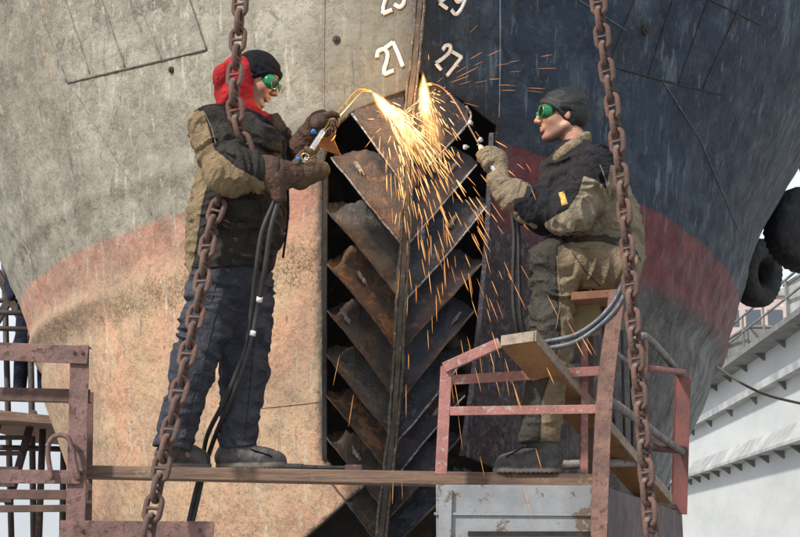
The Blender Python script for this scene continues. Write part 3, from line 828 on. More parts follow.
def chain(path, pitch, Wd, d, label, twist0, tw=0.0):
    pts = spline([P(*p) for p in path], 30)
    root = thing('anchor_chain', label, 'chain', pts[0], 'rusty stud link chains')
    L = [0]
    for a, b in zip(pts[:-1], pts[1:]): L.append(L[-1] + (b - a).length)
    def at(s):
        i = int(np.searchsorted(L, s)) - 1; i = max(0, min(i, len(pts) - 2)); f = (s - L[i]) / (L[i + 1] - L[i] + 1e-9); return pts[i].lerp(pts[i + 1], f)
    meshes = [link_mesh(pitch + 1.95 * d, Wd, d, v) for v in range(4)]
    k = 0; s = pitch / 2; rnd = random.Random(len(label))
    while s + pitch < L[-1]:
        a = at(s - pitch / 2); b = at(s + pitch / 2); z = (b - a).normalized()
        y = (Vector((0, 1, 0)) - z * z.y).normalized(); x = y.cross(z)
        R = Matrix((x, y, z)).transposed().to_4x4()
        an = twist0 + tw * k + (math.pi / 2 if k % 2 else 0) + rnd.uniform(-.16, .16)
        o = bpy.data.objects.new('chain_link', meshes[k % 4]); COL.objects.link(o); o.parent = root
        o.matrix_local = Matrix.Translation((a + b) / 2 - pts[0]) @ R @ Matrix.Rotation(an, 4, 'Z')
        s += pitch; k += 1
    return root
chain([(243, -40, -.34), (238, 40, -.31), (234, 95, -.31), (239, 130, -.30), (247, 158, -.285), (226, 188, -.26), (210, 232, -.26), (201, 290, -.30), (183, 375, -.36), (163, 460, -.42), (143, 560, -.50)],
      .079, .080, .0235, 'rusty chain passing inside the standing welder\'s elbow and down his legs', .25)
chain([(594, -40, -.50), (604, 50, -.48), (616, 130, -.46), (626, 230, -.45), (633, 320, -.45), (642, 420, -.46), (654, 570, -.50)],
      .0745, .073, .0225, 'rusty chain hanging behind the seated welder\'s back', .45, .015)

# ================================================================== PLATFORM, SCAFFOLD, CAGE
n = NT('worn_plank_wood')
gr = n.noise(6, 8, .65, stretch=(.6, 8, 8)); col = n.mix(n.ramp(gr, .35, .65), (.20, .125, .085), (.11, .07, .055))
col = n.mix(n.ramp(n.noise(12, 8, .7), .56, .68, 0, .7), col, (.30, .22, .15))
col = n.mix(n.ramp(n.noise(4, 6, .7), .6, .72, 0, .7), col, (.055, .035, .035))
M_plank = n.fin(col, .8, 0, n.bump(n.noise(10, 8, .7, stretch=(.6, 9, 9)), .7, .006))
M_pink = m_paint('faded_pink_paint', (.34, .175, .165), (.25, .12, .115), (.13, .075, .06), 9, .58, .65, .45)
M_pink2 = m_paint('faded_red_paint', (.36, .155, .135), (.24, .105, .09), (.34, .29, .27), 14, .56, .6, .7, 70, .006)
M_mauve = m_paint('faded_mauve_paint', (.21, .115, .105), (.13, .075, .068), (.085, .045, .033), 10, .54, .7, .8, 70, .006)
M_brown = m_paint('brown_rust', (.12, .065, .05), (.07, .042, .036), (.2, .11, .075), 8, .6, .7, .5)
M_greyp = m_paint('grey_platform_paint', (.27, .285, .30), (.19, .20, .215), (.13, .09, .065), 4, .56, .6, .4)
M_rail = m_paint('worn_grey_rail', (.24, .235, .235), (.15, .14, .14), (.12, .07, .05), 14, .54, .6, .6)
M_scaf = m_paint('dark_scaffold_steel', (.06, .04, .038), (.035, .026, .026), (.12, .08, .07), 4, .6, .7)

# main deck plank between the two platforms
t = thing('deck_plank', 'long brown plank bridging the scaffold and the caged platform under the welders', 'plank', P(340, 478, 0))
def slab(p, q, w0, w1, Y0, Y1):
    """plank seen edge on: p,q = top-left & top-right pixels, w = pixel thickness"""
    c = [P(p[0], p[1] + w0, Y0), P(q[0], q[1] + w1, Y0), None, None, P(p[0], p[1], Y0), P(q[0], q[1], Y0), None, None]
    dY = Vector((0, Y1 - Y0, 0)); c[3] = c[0] + dY; c[2] = c[1] + dY; c[7] = c[4] + dY; c[6] = c[5] + dY
    return c
MB().hexa(slab((82, 465), (600, 474), 12, 14, -.13, .03)).build('front_board', M_plank, t, bevel=.004)
MB().hexa(slab((82, 465.5), (600, 474.5), 12, 14, .04, .20)).build('back_board', M_plank, t, bevel=.004)

# left scaffold railing
def Yat(v): return v
t = thing('work_scaffold', 'mauve painted steel scaffold frame at the lower left with rails and a bent hook', 'scaffold', P(76, 537, -.25))
MB().angle(P(80, 345, -.22), P(75, 545, -.22), .078, .06).build('upright', M_mauve, t, bevel=.002)
MB().angle(P(90, 392, .12), P(88, 545, .12), .030, .05).build('upright', M_brown, t, bevel=.002)
MB().angle(P(-30, 350, -.235), P(88, 355, -.235), .075, .05, flip=-1).build('top_rail', M_mauve, t, bevel=.002)
MB().angle(P(-30, 393, -.12), P(90, 396, -.12), .055, .04).build('mid_rail', M_brown, t, bevel=.002)
MB().angle(P(-30, 476, -.235), P(80, 477, -.235), .055, .05, flip=-1).build('lower_rail', M_mauve, t, bevel=.002)
MB().angle(P(60, 529, -.30), P(214, 530, -.30), .068, .05).build('foot_rail', M_mauve, t, bevel=.002)
MB().beam(P(-30, 494, .05), P(90, 495, .05), .04, .05).build('cross_tube', M_brown, t, bevel=.002)
MB().beam(P(-30, 509, .3), P(88, 508, .3), .03, .05).build('cross_tube', M_brown, t, bevel=.002)
for x, y in ((74, 352), (82, 352), (76, 477), (82, 530), (200, 530)):
    p = P(x, y, -.235 if y < 500 else -.30); MB().tube([p, p + Vector((0, -.012, 0))], .008, 6).build('bolt', M_brown, t)
hp = spline([P(52, 480, -.262), P(48, 455, -.262), P(50, 441, -.262), P(58, 435, -.262), P(67, 437, -.262), P(72, 448, -.262), P(76, 468, -.262), P(79, 480, -.262)], 6)
MB().tube(hp, .0105, 8).build('hook_handle', M_mauve, t, smooth=True)

# hammer on the plank
t = thing('welding_hammer', 'long black handled tool lying on the plank beside the boot', 'tool', P(320, 470, -.02))
q0 = P(284, 466.5, -.03); q1 = P(345, 468, -.05); q2 = P(362, 468, -.05)
MB().tube([q0, q0.lerp(q1, .3), q0.lerp(q1, .35), q1], .013, 10, rr=[.014, .013, .010, .009]).build('handle', M_tyre, t, smooth=True)
M_steel = m_paint('bright_worn_steel', (.42, .43, .45), (.3, .31, .33), (.12, .1, .09), 30, .62, .35, .3)
MB().beam(q1, q2, .026, .03).build('head', M_brown, t, bevel=.003)

# background scaffold tower left, person on it
t = thing('scaffold_tower', 'dark scaffold tower with a boarded deck far behind the mauve frame', 'scaffold', P(30, 540, 6))
for x0, y0, x1, y1, Y in ((43, 420, 38, 560, 5.6), (64, 425, 62, 560, 6.4), (4, 262, 12, 560, 7.0), (30, 300, 34, 560, 6.6)):
    MB().tube([P(x0, y0, Y), P(x1, y1, Y)], .03, 8).build('upright', M_scaf, t, smooth=True)
MB().hexa(slab((-60, 404), (76, 418), 12, 7, 4.9, 7.6)).build('deck', M_plank, t)
for y, Y in ((312, 6.3), (328, 6.5), (300, 6.9), (447, 6.2), (492, 5.8)):
    MB().tube([P(-60, y - 1, Y), P(64, y + 2, Y)], .025, 8).build('rail', M_scaf, t, smooth=True)
for a, b in (((-8, 262), (34, 345)), ((14, 352), (36, 290)), ((-20, 350), (18, 285))):
    MB().beam(P(*a, 6.8), P(*b, 6.8), .07, .05).build('brace', M_scaf, t)
t = thing('ladder', 'dark steel ladder leaning under the far scaffold deck', 'ladder', P(5, 500, 5.4))
for dx in (-27, 6):
    MB().beam(P(14 + dx + 14, 412, 5.5), P(-6 + dx + 8, 505, 5.1), .05, .06).build('stile', M_scaf, t)
for k in range(6):
    f = k / 5; y = 422 + 78 * f; x = 26 - 18 * f
    MB().beam(P(x - 30, y, 5.45 - .4 * f), P(x + 4, y, 5.45 - .4 * f), .035, .05).build('rung', M_scaf, t)

# caged platform right
t = thing('caged_platform', 'grey work platform with faded red railings under the seated welder', 'work platform', P(560, 540, 0))
YF = -.30
CN = (606, 490)                                     # near corner post foot
def front_panel():
    a = P(436, 484.5, YF); b = P(600, 485.5, YF); lo = 1.35
    mb = MB(); mb.hexa([(a.x, YF, lo), (b.x, YF, lo), (b.x, YF + .012, lo), (a.x, YF + .012, lo), (a.x, YF, a.z), (b.x, YF, b.z), (b.x, YF + .012, b.z), (a.x, YF + .012, a.z)])
    return mb
front_panel().build('front_panel', M_greyp, t, bevel=.002)
MB().beam(P(434, 513.5, YF - .008), P(600, 514.5, YF - .008), .010, .006).build('panel_lip', M_greyp, t)
MB().beam(P(446, 489, YF - .010), P(444, 560, YF - .010), .05, .016).build('panel_post', M_greyp, t, bevel=.002)
MB().beam(P(468, 533.5, YF - .012), P(600, 533.5, YF - .012), .018, .02).build('panel_slot', M_black, t)
# floor
BR = P(682, 512, 1.55); FR = P(604, 489, YF); FL = P(436, 487, YF); BL = FL + (BR - FR)
zf = FL.z
fl = [Vector((p.x, p.y + .03, zf - .035)) for p in (FL, FR, BR, BL)]
MB().hexa([p for p in fl] + [p + Vector((0, 0, .025)) for p in fl]).build('floor_plate', M_brown, t)
# right side panel
sp_ = [Vector((FR.x + .01, FR.y, 1.3)), Vector((BR.x, BR.y, 1.3)), Vector((BR.x, BR.y + .012, 1.3)), Vector((FR.x + .01, FR.y + .012, 1.3)),
       Vector((FR.x + .01, FR.y, zf + .0)), Vector((BR.x, BR.y, BR.z + .0)), Vector((BR.x, BR.y + .012, BR.z + .0)), Vector((FR.x + .01, FR.y + .012, zf + .0))]
MB().hexa(sp_).build('side_panel', m_paint('side_panel_mauve', (.13, .10, .105), (.08, .065, .07), (.2, .15, .13), 4, .6, .7), t, bevel=.002)
# railings
MB().angle(P(446.5, 366, YF), P(441, 474, YF), .046, .045).build('corner_post', M_pink2, t, bevel=.002)
MB().beam(P(444, 368, YF), P(500, 343, YF - .02), .042, .04).build('top_rail', M_pink2, t, bevel=.003)
MB().angle(P(450, 380, YF + .01), P(612, 370, YF + .19), .040, .035, flip=-1).build('mid_rail', M_pink2, t, bevel=.002)
MB().angle(P(450, 411, YF - .012), P(598, 409, YF - .012), .036, .035, flip=-1).build('lower_rail', M_pink2, t, bevel=.002)
cp = spline([P(617, 292, YF - .02), P(613, 322, YF - .02), P(606, 380, YF - .02), P(602, 440, YF - .02), P(598, 550, YF - .02)], 6)
mb = MB()
for i, p in enumerate(cp):
    ring = [p + Vector((sx * .031, sy * .015, 0)) for sx, sy in ((-1, -1), (1, -1), (1, 1), (-1, 1))]; k = len(mb.v); mb.v += ring
    if i: mb.f += [(k - 4 + j, k - 4 + (j + 1) % 4, k + (j + 1) % 4, k + j) for j in range(4)]
n_ = len(mb.v); mb.f += [(0, 1, 2, 3), (n_ - 1, n_ - 2, n_ - 3, n_ - 4)]
mb.build('curved_post', m_paint('post_red_brown', (.25, .135, .105), (.15, .085, .07), (.10, .06, .045), 13, .55, .65, .7, 70, .006), t)
MB().angle(P(684, 376, 1.45), P(680, 514, 1.45), .075, .06).build('back_post', m_paint('back_post_red', (.20, .07, .06), (.12, .05, .05), (.1, .06, .05), 5), t, bevel=.002)
bp = spline([P(636, 340, .9), P(645, 336, 1.0), P(660, 350, 1.2), P(680, 374, 1.45)], 6)
MB().tube(bp, .019, 8).build('bent_rail', M_rail, t, smooth=True)
MB().beam(P(643, 340, .95), P(641, 420, .95), .05, .04).build('mid_post', M_brown, t, bevel=.002)
MB().tube([P(612, 402, YF + .05), P(638, 420, .5), P(682, 452, 1.42)], .019, 8).build('side_rail', M_rail, t, smooth=True)
MB().tube([P(648, 368, 1.0), P(684, 372, 1.45)], .017, 8).build('side_rail', M_pink2, t, smooth=True)
MB().tube([P(645, 446, 1.0), P(684, 450, 1.45)], .022, 8).build('side_rail', M_brown, t, smooth=True)
MB().tube([P(640, 372, .9), P(615, 352, .2), P(600, 372, .2), P(562, 410, .2), P(560, 424, .2)], .012, 6).build('brace', M_rail, t, smooth=True)
MB().tube([P(556, 465, .25), P(640, 462, .45)], .02, 8).build('toe_rail', M_rail, t, smooth=True)
for x in (612, 622, 630):
    MB().tube([P(x, 330, .6), P(x + 3, 470, .6)], .007, 6).build('hanging_cable', M_tyre, t, smooth=True)

# leaning board
n = NT('old_brown_board')
gn = n.noise(5, 8, .65, stretch=(1.0, 1.0, .35), rot=(.3, .7, 0)); col = n.mix(n.ramp(gn, .35, .65), (.27, .145, .060), (.17, .09, .042))
col = n.mix(n.ramp(n.noise(14, 8, .7), .58, .68, 0, .7), col, (.07, .04, .03))
col = n.mix(n.ramp(n.noise(6, 8, .7), .6, .7, 0, .6), col, (.29, .21, .12))
M_board = n.fin(col, .8, 0, n.bump(n.noise(30, 8, .7), .6, .004))
M_endlit = m_paint('board_end_and_lit_edge', (.33, .27, .21), (.22, .17, .13), (.12, .09, .07), 30, .6, .85, .6, 90)  # end grain tone, reused as painted light on the long edge
t = thing('leaning_board', 'thick brown board sloping down through the railings of the caged platform', 'board', P(655, 505, .9))
A0 = P(500, 346, -.42); A1 = P(534, 341, -.42); B0 = P(637, 500, .75); B1 = P(671, 504, .75)
th = Vector((.004, .014, .045))
MB().hexa([A0, A1, B1, B0, A0 + th, A1 + th, B1 + th, B0 + th]).build('board', M_board, t, bevel=.004)
e = Vector((0, -.004, 0)); u = (A1 - A0) * .02
MB().hexa([A0 + e + u, A1 + e - u, A1 - u, A0 + u, A0 + e + th * .96 + u, A1 + e + th * .96 - u, A1 + th * .96 - u, A0 + th * .96 + u]).build('end_grain', M_endlit, t)
s0 = A1 + Vector((.001, 0, 0)); s1 = B1 + Vector((.001, 0, 0)); ex = Vector((.007, 0, 0))
MB().hexa([s0, s0 + ex, s1 + ex, s1, s0 + th, s0 + th + ex, s1 + th + ex, s1 + th]).build('painted_lit_edge', M_endlit, t)  # paler strip on the long side; the light is in its colour

# stool
t = thing('stool', 'wooden seat on a red steel leg behind the leaning board under the seated welder', 'stool', P(590, 468, .05))
M_seat = m_paint('seat_wood', (.26, .12, .06), (.17, .08, .045), (.1, .05, .03), 12, .6, .75)
MB().hexa(slab((572, 292), (618, 289), 8, 8, -.24, .22)).build('seat', M_seat, t, bevel=.003)
MB().hexa(slab((574, 301), (600, 299), 36, 36, -.10, -.08)).build('side_board', m_paint('plywood', (.26, .20, .10), (.18, .14, .07), (.1, .07, .04), 6, .6, .8), t, bevel=.002)
for x, Y in ((584, -.06), (606, -.02), (590, .18)):
    MB().beam(P(x, 300, Y), P(x, 476, Y), .03, .03).build('leg', M_pink2 if x == 584 else M_brown, t, bevel=.002)

#MARK_PEOPLE


# ================================================================== PEOPLE
def matR(fwd, up):
    x = Vector(fwd).normalized(); z = (Vector(up) - x * Vector(up).dot(x)).normalized(); y = z.cross(x)
    return np.array([[x.x, y.x, z.x], [x.y, y.y, z.y], [x.z, y.z, z.z]], dtype=np.float32)
def head_sdf(p, C, R):
    q = (p - A(C)) @ R
    m = np.abs(q) if False else q
    qs = q.copy(); qs[..., 1] = np.abs(q[..., 1])
    d = ell(q, (-.014, 0, .030), (.100, .077, .090))
    d = smin(d, ell(q, (.030, 0, -.028), (.060, .058, .082)), .02)
    d = smin(d, cap(qs, (-.015, .052, -.055), (.055, .018, -.098), .020, .017), .018)
    d = smin(d, ell(q, (.064, 0, -.099), (.023, .024, .017)), .012)
    d = smin(d, cap(qs, (.075, 0, .032), (.068, .040, .030), .013, .011), .012)
    d = smin(d, ell(qs, (.052, .038, -.022), (.028, .022, .026)), .016)
    d = smin(d, cap(q, (.086, 0, .018), (.110, 0, -.024), .0075, .0115), .010)
    d = smin(d, ell(qs, (.098, .0115, -.030), (.010, .008, .008)), .006)
    d = np.maximum(d, -ell(qs, (.104, .034, .006), (.020, .017, .013)) * .9)
    d = smin(d, ell(qs, (.072, .032, .006), (.0135, .0135, .0125)), .002)
    d = smin(d, cap(qs, (.0895, 0, -.0565), (.080, .020, -.060), .0072, .004), .005)
    d = smin(d, cap(qs, (.0870, 0, -.0700), (.079, .018, -.067), .0078, .004), .005)
    d = np.maximum(d, -cap(qs, (.100, 0, -.0635), (.084, .024, -.0635), .0028, .0014))
    ear = ell(qs, (-.012, .078, -.005), (.017, .0085, .031), Euler((0, .15, 0)).to_matrix())
    ear = np.maximum(ear, -ell(qs, (-.008, .087, -.002), (.009, .005, .018)))
    d = smin(d, ear, .005)
    return d

def capsules(p, lst):
    d = None
    for c in lst:
        k = c.get('k', .03)
        if 'e' in c: v = ell(p, c['e'], c['r'], c.get('R'))
        else: v = cap(p, c['a'], c['b'], c['ra'], c['rb'], c.get('sq'), c.get('wr', 0), c.get('s', 1))
        d = v if d is None else smin(d, v, k)
    return d

def grip_pts(G, u, e1, o, turn=1, start=70, end=235, R=.030, n=4):
    """finger joints wrapped round a bar through G with direction u; e1 points from the bar to the palm"""
    u = Vector(u).normalized(); e1 = (Vector(e1) - u * Vector(e1).dot(u)).normalized(); e2 = u.cross(e1) * turn
    out = []
    for k in range(n):
        a = math.radians(start + (end - start) * k / (n - 1)); out.append(Vector(G) + u * o + (e1 * math.cos(a) + e2 * math.sin(a)) * R)
    return out
def glove_prims(G, u, e1, W, turn=1, r=.0125, R=.030, thumb_o=.035, seed=0):
    u = Vector(u).normalized(); e1n = (Vector(e1) - u * Vector(e1).dot(u)).normalized(); e2 = u.cross(e1n) * turn
    pr = []
    G = Vector(G); W = Vector(W)
    palm = G + e1n * .046
    pr.append(dict(a=palm - u * .024, b=palm + u * .024, ra=.026, rb=.027, k=.01, wr=.003, s=seed))
    for i, o in enumerate((-.037, -.0125, .0125, .037)):
        k1 = G + u * o * .95 + e1n * .038 + e2 * .020
        rr = r * (1.0, 1.06, 1.05, .92)[i if turn > 0 else 3 - i]
        j = [k1] + grip_pts(G, u, e1n, o + .002, turn, 62 + i * 3, 205 + 14 * math.sin(i * 1.7 + seed), R)
        pr.append(dict(a=palm + u * o * .7, b=j[0], ra=.02, rb=rr * 1.12, k=.008))
        for a, b, f in zip(j[:-1], j[1:], (1.1, 1.05, 1.0, .93)):
            pr.append(dict(a=a, b=b, ra=rr * f, rb=rr * f * .96, k=.0022, wr=.0016, s=seed + i))
    t0 = palm + u * thumb_o * .4 - e2 * .016
    t1 = G + u * thumb_o + e1n * .026 - e2 * .026; t2 = G + u * (thumb_o + .012) - e2 * .036 + e1n * .002; t3 = G + u * (thumb_o + .020) - e2 * .030 - e1n * .022
    for a, b, ra, rb in ((t0, t1, .020, .0155), (t1, t2, .0155, .0145), (t2, t3, .0145, .012)):
        pr.append(dict(a=a, b=b, ra=ra, rb=rb, k=.004, wr=.0015, s=seed))
    pr.append(dict(a=palm, b=W, ra=.034, rb=.036, k=.02, wr=.005, s=seed))
    return pr
def bounds(prims, m=.02):
    lo = np.full(3, 1e9); hi = -lo
    for c in prims:
        if 'e' in c:
            e = A(c['e']); r = np.full(3, max(c['r'])); lo = np.minimum(lo, e - r); hi = np.maximum(hi, e + r)
        else:
            f = c['sq'][1] if c.get('sq') and c['sq'][1] > 1 else 1
            for q, r in ((c['a'], c['ra']), (c['b'], c['rb'])):
                lo = np.minimum(lo, A(q) - r * f); hi = np.maximum(hi, A(q) + r * f)
    return lo - m, hi + m
def soft(name, prims, st, mat, parent, attrs=None, post=None, smooth=1, m=.02):
    lo, hi = bounds(prims, m)
    fn = (lambda p: post(p, capsules(p, prims))) if post else (lambda p: capsules(p, prims))
    return sdf_obj(name, fn, lo, hi, st, mat, parent, attrs, smooth)

n = NT('skin')
sk = n.mix(n.ramp(n.noise(18, 5), .35, .65), (.50, .27, .19), (.42, .19, .13))
sk = n.mix(n.ramp(n.noise(90, 4, .7), .54, .7, 0, .55), sk, (.25, .12, .085))
sk = n.mix(n.ramp(n.noise(16, 5, .8), .52, .68, 0, .5), sk, (.30, .15, .10))
sk = n.mix(n.math('MULTIPLY', n.ramp(n.attr('stub'), -.01, .02), n.ramp(n.noise(300, 2), .3, .6, .35, .75)), sk, (.12, .075, .06))
sk = n.mix(n.ramp(n.noise(28, 5, .8), .56, .7, 0, .5), sk, (.16, .09, .065))
M_skin = n.fin(sk, .5, 0, n.bump(n.noise(140, 5), .5, .003)); n.b.inputs['Subsurface Weight'].default_value = .05
n.b.inputs['Subsurface Radius'].default_value = (.01, .004, .002)
BLACK1, BLACK2 = (.050, .045, .039), (.024, .022, .020)
KH = (.27, .20, .118)
M_jack1 = m_cloth('black_jacket_khaki_panels', BLACK1, BLACK2, KH, 'panel', (.035, .03, .022))
M_jack2 = m_cloth('dark_jacket_khaki_panels', (.028, .028, .034), (.013, .013, .017), (.31, .265, .19), 'panel', (.04, .033, .025))
M_navy = m_cloth('navy_work_trousers', (.070, .076, .096), (.038, .042, .055), None, None, (.022, .018, .016))
M_trous = m_cloth('two_tone_trousers', (.070, .064, .055), (.038, .035, .031), (.26, .20, .13), 'panel', (.04, .033, .025))
M_red = m_cloth('red_hood_fabric', (.46, .022, .028), (.26, .014, .018), None, None, (.12, .012, .014))
M_beanie = m_cloth('navy_knit', (.010, .011, .018), (.006, .007, .011), None, None, (.02, .02, .02))
M_leather = m_cloth('brown_leather', (.105, .060, .042), (.060, .036, .028), None, None, (.03, .02, .016), 90, .7)
M_glove = m_cloth('worn_suede', (.135, .090, .052), (.080, .054, .034), None, None, (.03, .02, .015), 120, .85)
M_glove2 = m_cloth('worn_suede_grey', (.25, .20, .135), (.16, .125, .085), None, None, (.04, .03, .022), 120, .85)
M_litflap = m_cloth('flame_lit_flap', (.42, .17, .05), (.28, .11, .035), None, None, (.08, .04, .02), 90, .7)  # flame-lit orange of the glove is put into this colour
n = NT('knit_beanie_glossy')
M_bean2 = n.fin(n.mix(n.ramp(n.noise(20, 6), .4, .65), (.004, .005, .006), (.010, .012, .014)), .6, 0, n.bump(n.noise(34, 6, .6, dist=.8), .8, .010))
n = NT('boot_leather')
a = n.attr('sole')
cb = n.mix(n.ramp(n.noise(14, 8, .7), .4, .65), (.035, .034, .037), (.085, .08, .078))
cb = n.mix(n.ramp(n.noise(45, 5, .8), .56, .7, 0, .6), cb, (.18, .165, .145))
cb = n.mix(n.ramp(a, -.001, .001), (.13, .115, .10), cb)
M_boot = n.fin(cb, .6, 0, n.bump(n.noise(40, 7, .7), .7, .005))
n = NT('green_goggle_plastic'); M_green = n.fin((.01, .21, .085), .16); n.b.inputs['Coat Weight'].default_value = .6
n.b.inputs['Transmission Weight'].default_value = .25
M_lens = NT('dark_lens').fin((.004, .012, .008), .06)
M_brass = NT('brass').fin((.62, .42, .16), .3, .9)
M_chrome = m_paint('worn_nickel', (.62, .62, .63), (.45, .44, .43), (.2, .15, .1), 40, .6, .25, .2); M_chrome.node_tree.nodes['Principled BSDF'].inputs['Metallic'].default_value = .6
M_blue = NT('blue_valve').fin((.02, .20, .55), .4)
M_hose = m_paint('black_rubber_hose', (.022, .022, .024), (.035, .035, .037), (.08, .075, .07), 12, .66, .55, .2)
M_hose2 = m_paint('grey_rubber_hose', (.085, .10, .12), (.055, .06, .075), (.16, .16, .16), 12, .66, .45, .2)
M_tape = NT('white_tape').fin((.7, .7, .68), .6)

def lathe(c, ax, prof, n=20):
    """rings (distance along ax, radius)"""
    ax = Vector(ax).normalized(); u = ax.orthogonal().normalized(); v = ax.cross(u); mb = MB(); vs = []
    for d, r in prof: vs += [Vector(c) + ax * d + (u * math.cos(2 * math.pi * k / n) + v * math.sin(2 * math.pi * k / n)) * r for k in range(n)]
    fs = [(i * n + k, i * n + (k + 1) % n, (i + 1) * n + (k + 1) % n, (i + 1) * n + k) for i in range(len(prof) - 1) for k in range(n)]
    fs += [tuple(range(n))[::-1], tuple((len(prof) - 1) * n + k for k in range(n))]
    return mb.add(vs, fs)
def goggles(C, R, parent):
    Rm = Matrix(R.tolist()); C = Vector(C)
    root = None
    pts = []
    for k in range(40):
        a = 2 * math.pi * k / 40; x = math.cos(a); y = math.sin(a)
        pts.append(C + Rm @ Vector((-.012 + (.113 if x < 0 else .098) * x, .090 * y, .012 - .018 * (1 if x < 0 else .2) * abs(x) )))
    strap = MB(); band = []
    for k, p in enumerate(pts):
        for dz in (-.008, .008): band.append(p + Rm @ Vector((0, 0, dz)))
    N = len(pts); strap.add(band, [(2 * k, 2 * ((k + 1) % N), 2 * ((k + 1) % N) + 1, 2 * k + 1) for k in range(N) if not (k < 5 or k > N - 6)])
    first = None
    for s in (-1, 1):
        c0 = C + Rm @ Vector((.062, s * .036, .006)); ax = Rm @ Vector((1, s * .30, -.02))
        cup = lathe(c0, ax, [(-.012, .036), (.008, .036), (.022, .033), (.034, .029), (.040, .0285), (.040, .024), (.036, .0235)], 24)
        g = cup.build('goggle_cup', M_green, parent, smooth=True)
        lathe(c0, ax, [(.030, .0235), (.0375, .0235)], 24).build('lens', M_lens, g)
    MB().tube([C + Rm @ Vector((.100, -.012, .010)), C + Rm @ Vector((.106, 0, .012)), C + Rm @ Vector((.100, .012, .010))], .006, 8).build('goggle_bridge', M_green, parent, smooth=True)
    o = strap.build('goggle_strap', M_beanie, parent, smooth=True); sm = o.modifiers.new('t', 'SOLIDIFY'); sm.thickness = .003

def boot(heel, toe, sole_y, ankle, Y, parent, yaw=0, name='boot'):
    """heel/toe: pixel x; ankle: (px,py)"""
    h = P(heel, sole_y, Y); t = P(toe, sole_y, Y + yaw); z0 = h.z; t.z = z0; d = (t - h).normalized()
    hb = h + d * .046; tb = t - d * .044
    prims = [dict(a=hb + Vector((0, 0, .045)), b=tb + Vector((0, 0, .036)), ra=.045, rb=.043, k=.02, sq=((0, 0, 1), .95), wr=.003),
             dict(a=h.lerp(t, .36) + Vector((0, 0, .07)), b=h.lerp(t, .66) + Vector((0, 0, .050)), ra=.050, rb=.046, k=.03, wr=.008),
             dict(a=hb + Vector((0, 0, .06)), b=P(ankle[0], ankle[1], Y), ra=.050, rb=.052, k=.03, wr=.006)]
    sb = [dict(a=hb + Vector((0, 0, .012)), b=tb + Vector((0, 0, .010)), ra=.048, rb=.050, k=.0, sq=((0, 0, 1), 1.0))]
    def post(p, v):
        s = capsules(p, sb); s = np.maximum(s, p[..., 2] - (z0 + .026))
        along = (p - A(h)) @ A(d)
        v = smin(v, s, .003); return np.maximum(v, (z0 + .0035 * (np.sin(along * 330) > .2)) - p[..., 2])
    return soft(name, prims, .005, M_boot, parent, dict(sole=lambda v: v[:, 2] - (z0 + .024 + .004 * np.sin(v[:, 0] * 9))), post, 1, .03)

def laces(pts, parent):
    for a, b in pts: MB().tube([a, a.lerp(b, .5) + Vector((0, -.004, .003)), b], .0028, 6).build('lace', M_beanie, parent, smooth=True)

def body(name, parent_label, prims, C, R, cat='person'):
    lo, hi = bounds(prims, .03)
    Ca = A(C)
    axes = []
    for i in range(3):
        a0, a1 = Ca[i] - .155, Ca[i] + .15
        c = [np.arange(lo[i], max(lo[i], a0), .011)] if lo[i] < a0 else []
        f = np.arange(a0, a1, .0031)
        d = [np.arange(a1, hi[i] + .011, .011)] if hi[i] > a1 else []
        axes.append(np.concatenate(c + [f] + d))
    fn = lambda p: smin(capsules(p, prims), head_sdf(p, C, R), .012)
    def stub(v):
        q = (v - A(C)) @ R
        return np.minimum(-.052 - q[:, 2] * 1.0 + .25 * np.clip(q[:, 0], 0, .05), q[:, 0] + .02)
    o = sdf_obj(name, fn, None, None, None, M_skin, None, dict(stub=stub), 1, axes)
    tag(o, parent_label, cat); return o

def beanie(C, R, parent, mat, slouch):
    Ri = R
    def fn(p):
        q = (p - A(C)) @ Ri
        d = ell(q, (-.016, 0, .034), (.111, .089, .101))
        if slouch:
            d = smin(d, ell(q, (-.050, 0, .056), (.078, .072, .062)), .02)
            d = smin(d, ell(q, (-.060, 0, -.005), (.062, .078, .060)), .02)
        f = 1 - np.abs(vnoise(q * np.array([16, 16, 34], dtype=np.float32) + 4) * 2 - 1) * 2
        d = d - .0032 * f
        cutz = .004 + (q[..., 0] - .030) * .95; cutz = np.maximum(cutz, -.085)
        cut = (cutz - q[..., 2]) * .72
        rim = np.sqrt((cut + .006) ** 2 + (d + .004) ** 2) - .009
        d = np.maximum(d, cut)
        return smin(d, rim, .004)
    c = A(C); return sdf_obj('knit_cap', fn, c - .17, c + .17, .004, mat, parent, None, 1)

# ---------------------------------------------------------------- standing welder
LC = P(257, 80.5, .02)
LR = matR((.90, -.10, -.42), (.42, 0, .90))
J = dict(neck=P(247, 112, .02), chest=P(240, 152, 0), belly=P(238, 215, 0), hem=P(230, 262, 0),
         shN=P(215, 131, -.17), shF=P(266, 134, .17), elN=P(229, 171, -.31), wrN=P(287, 176, -.25),
         elF=P(286, 166, .22), wrF=P(316, 126, .08), hipN=P(217, 288, -.07), hipF=P(244, 288, .07),
         knN=P(194, 366, -.10), knF=P(244, 366, .07), anN=P(176, 436, -.05), anF=P(237, 436, .08))
def under(J, k=1.0):
    c = lambda a, b, ra, rb, kk=.03: dict(a=J[a], b=J[b], ra=ra * k, rb=rb * k, k=kk)
    return [c('neck', 'chest', .055, .11), c('chest', 'belly', .12, .12), c('belly', 'hem', .11, .09), c('shN', 'shF', .055, .055),
            c('shN', 'elN', .052, .042), c('elN', 'wrN', .040, .030), c('shF', 'elF', .052, .042), c('elF', 'wrF', .040, .030),
            c('hem', 'hipN', .09, .085), c('hem', 'hipF', .09, .085), c('hipN', 'knN', .08, .055), c('knN', 'anN', .055, .032),
            c('hipF', 'knF', .08, .055), c('knF', 'anF', .055, .032), c('anN', 'toeN', .014, .010), c('anF', 'toeF', .014, .010)]
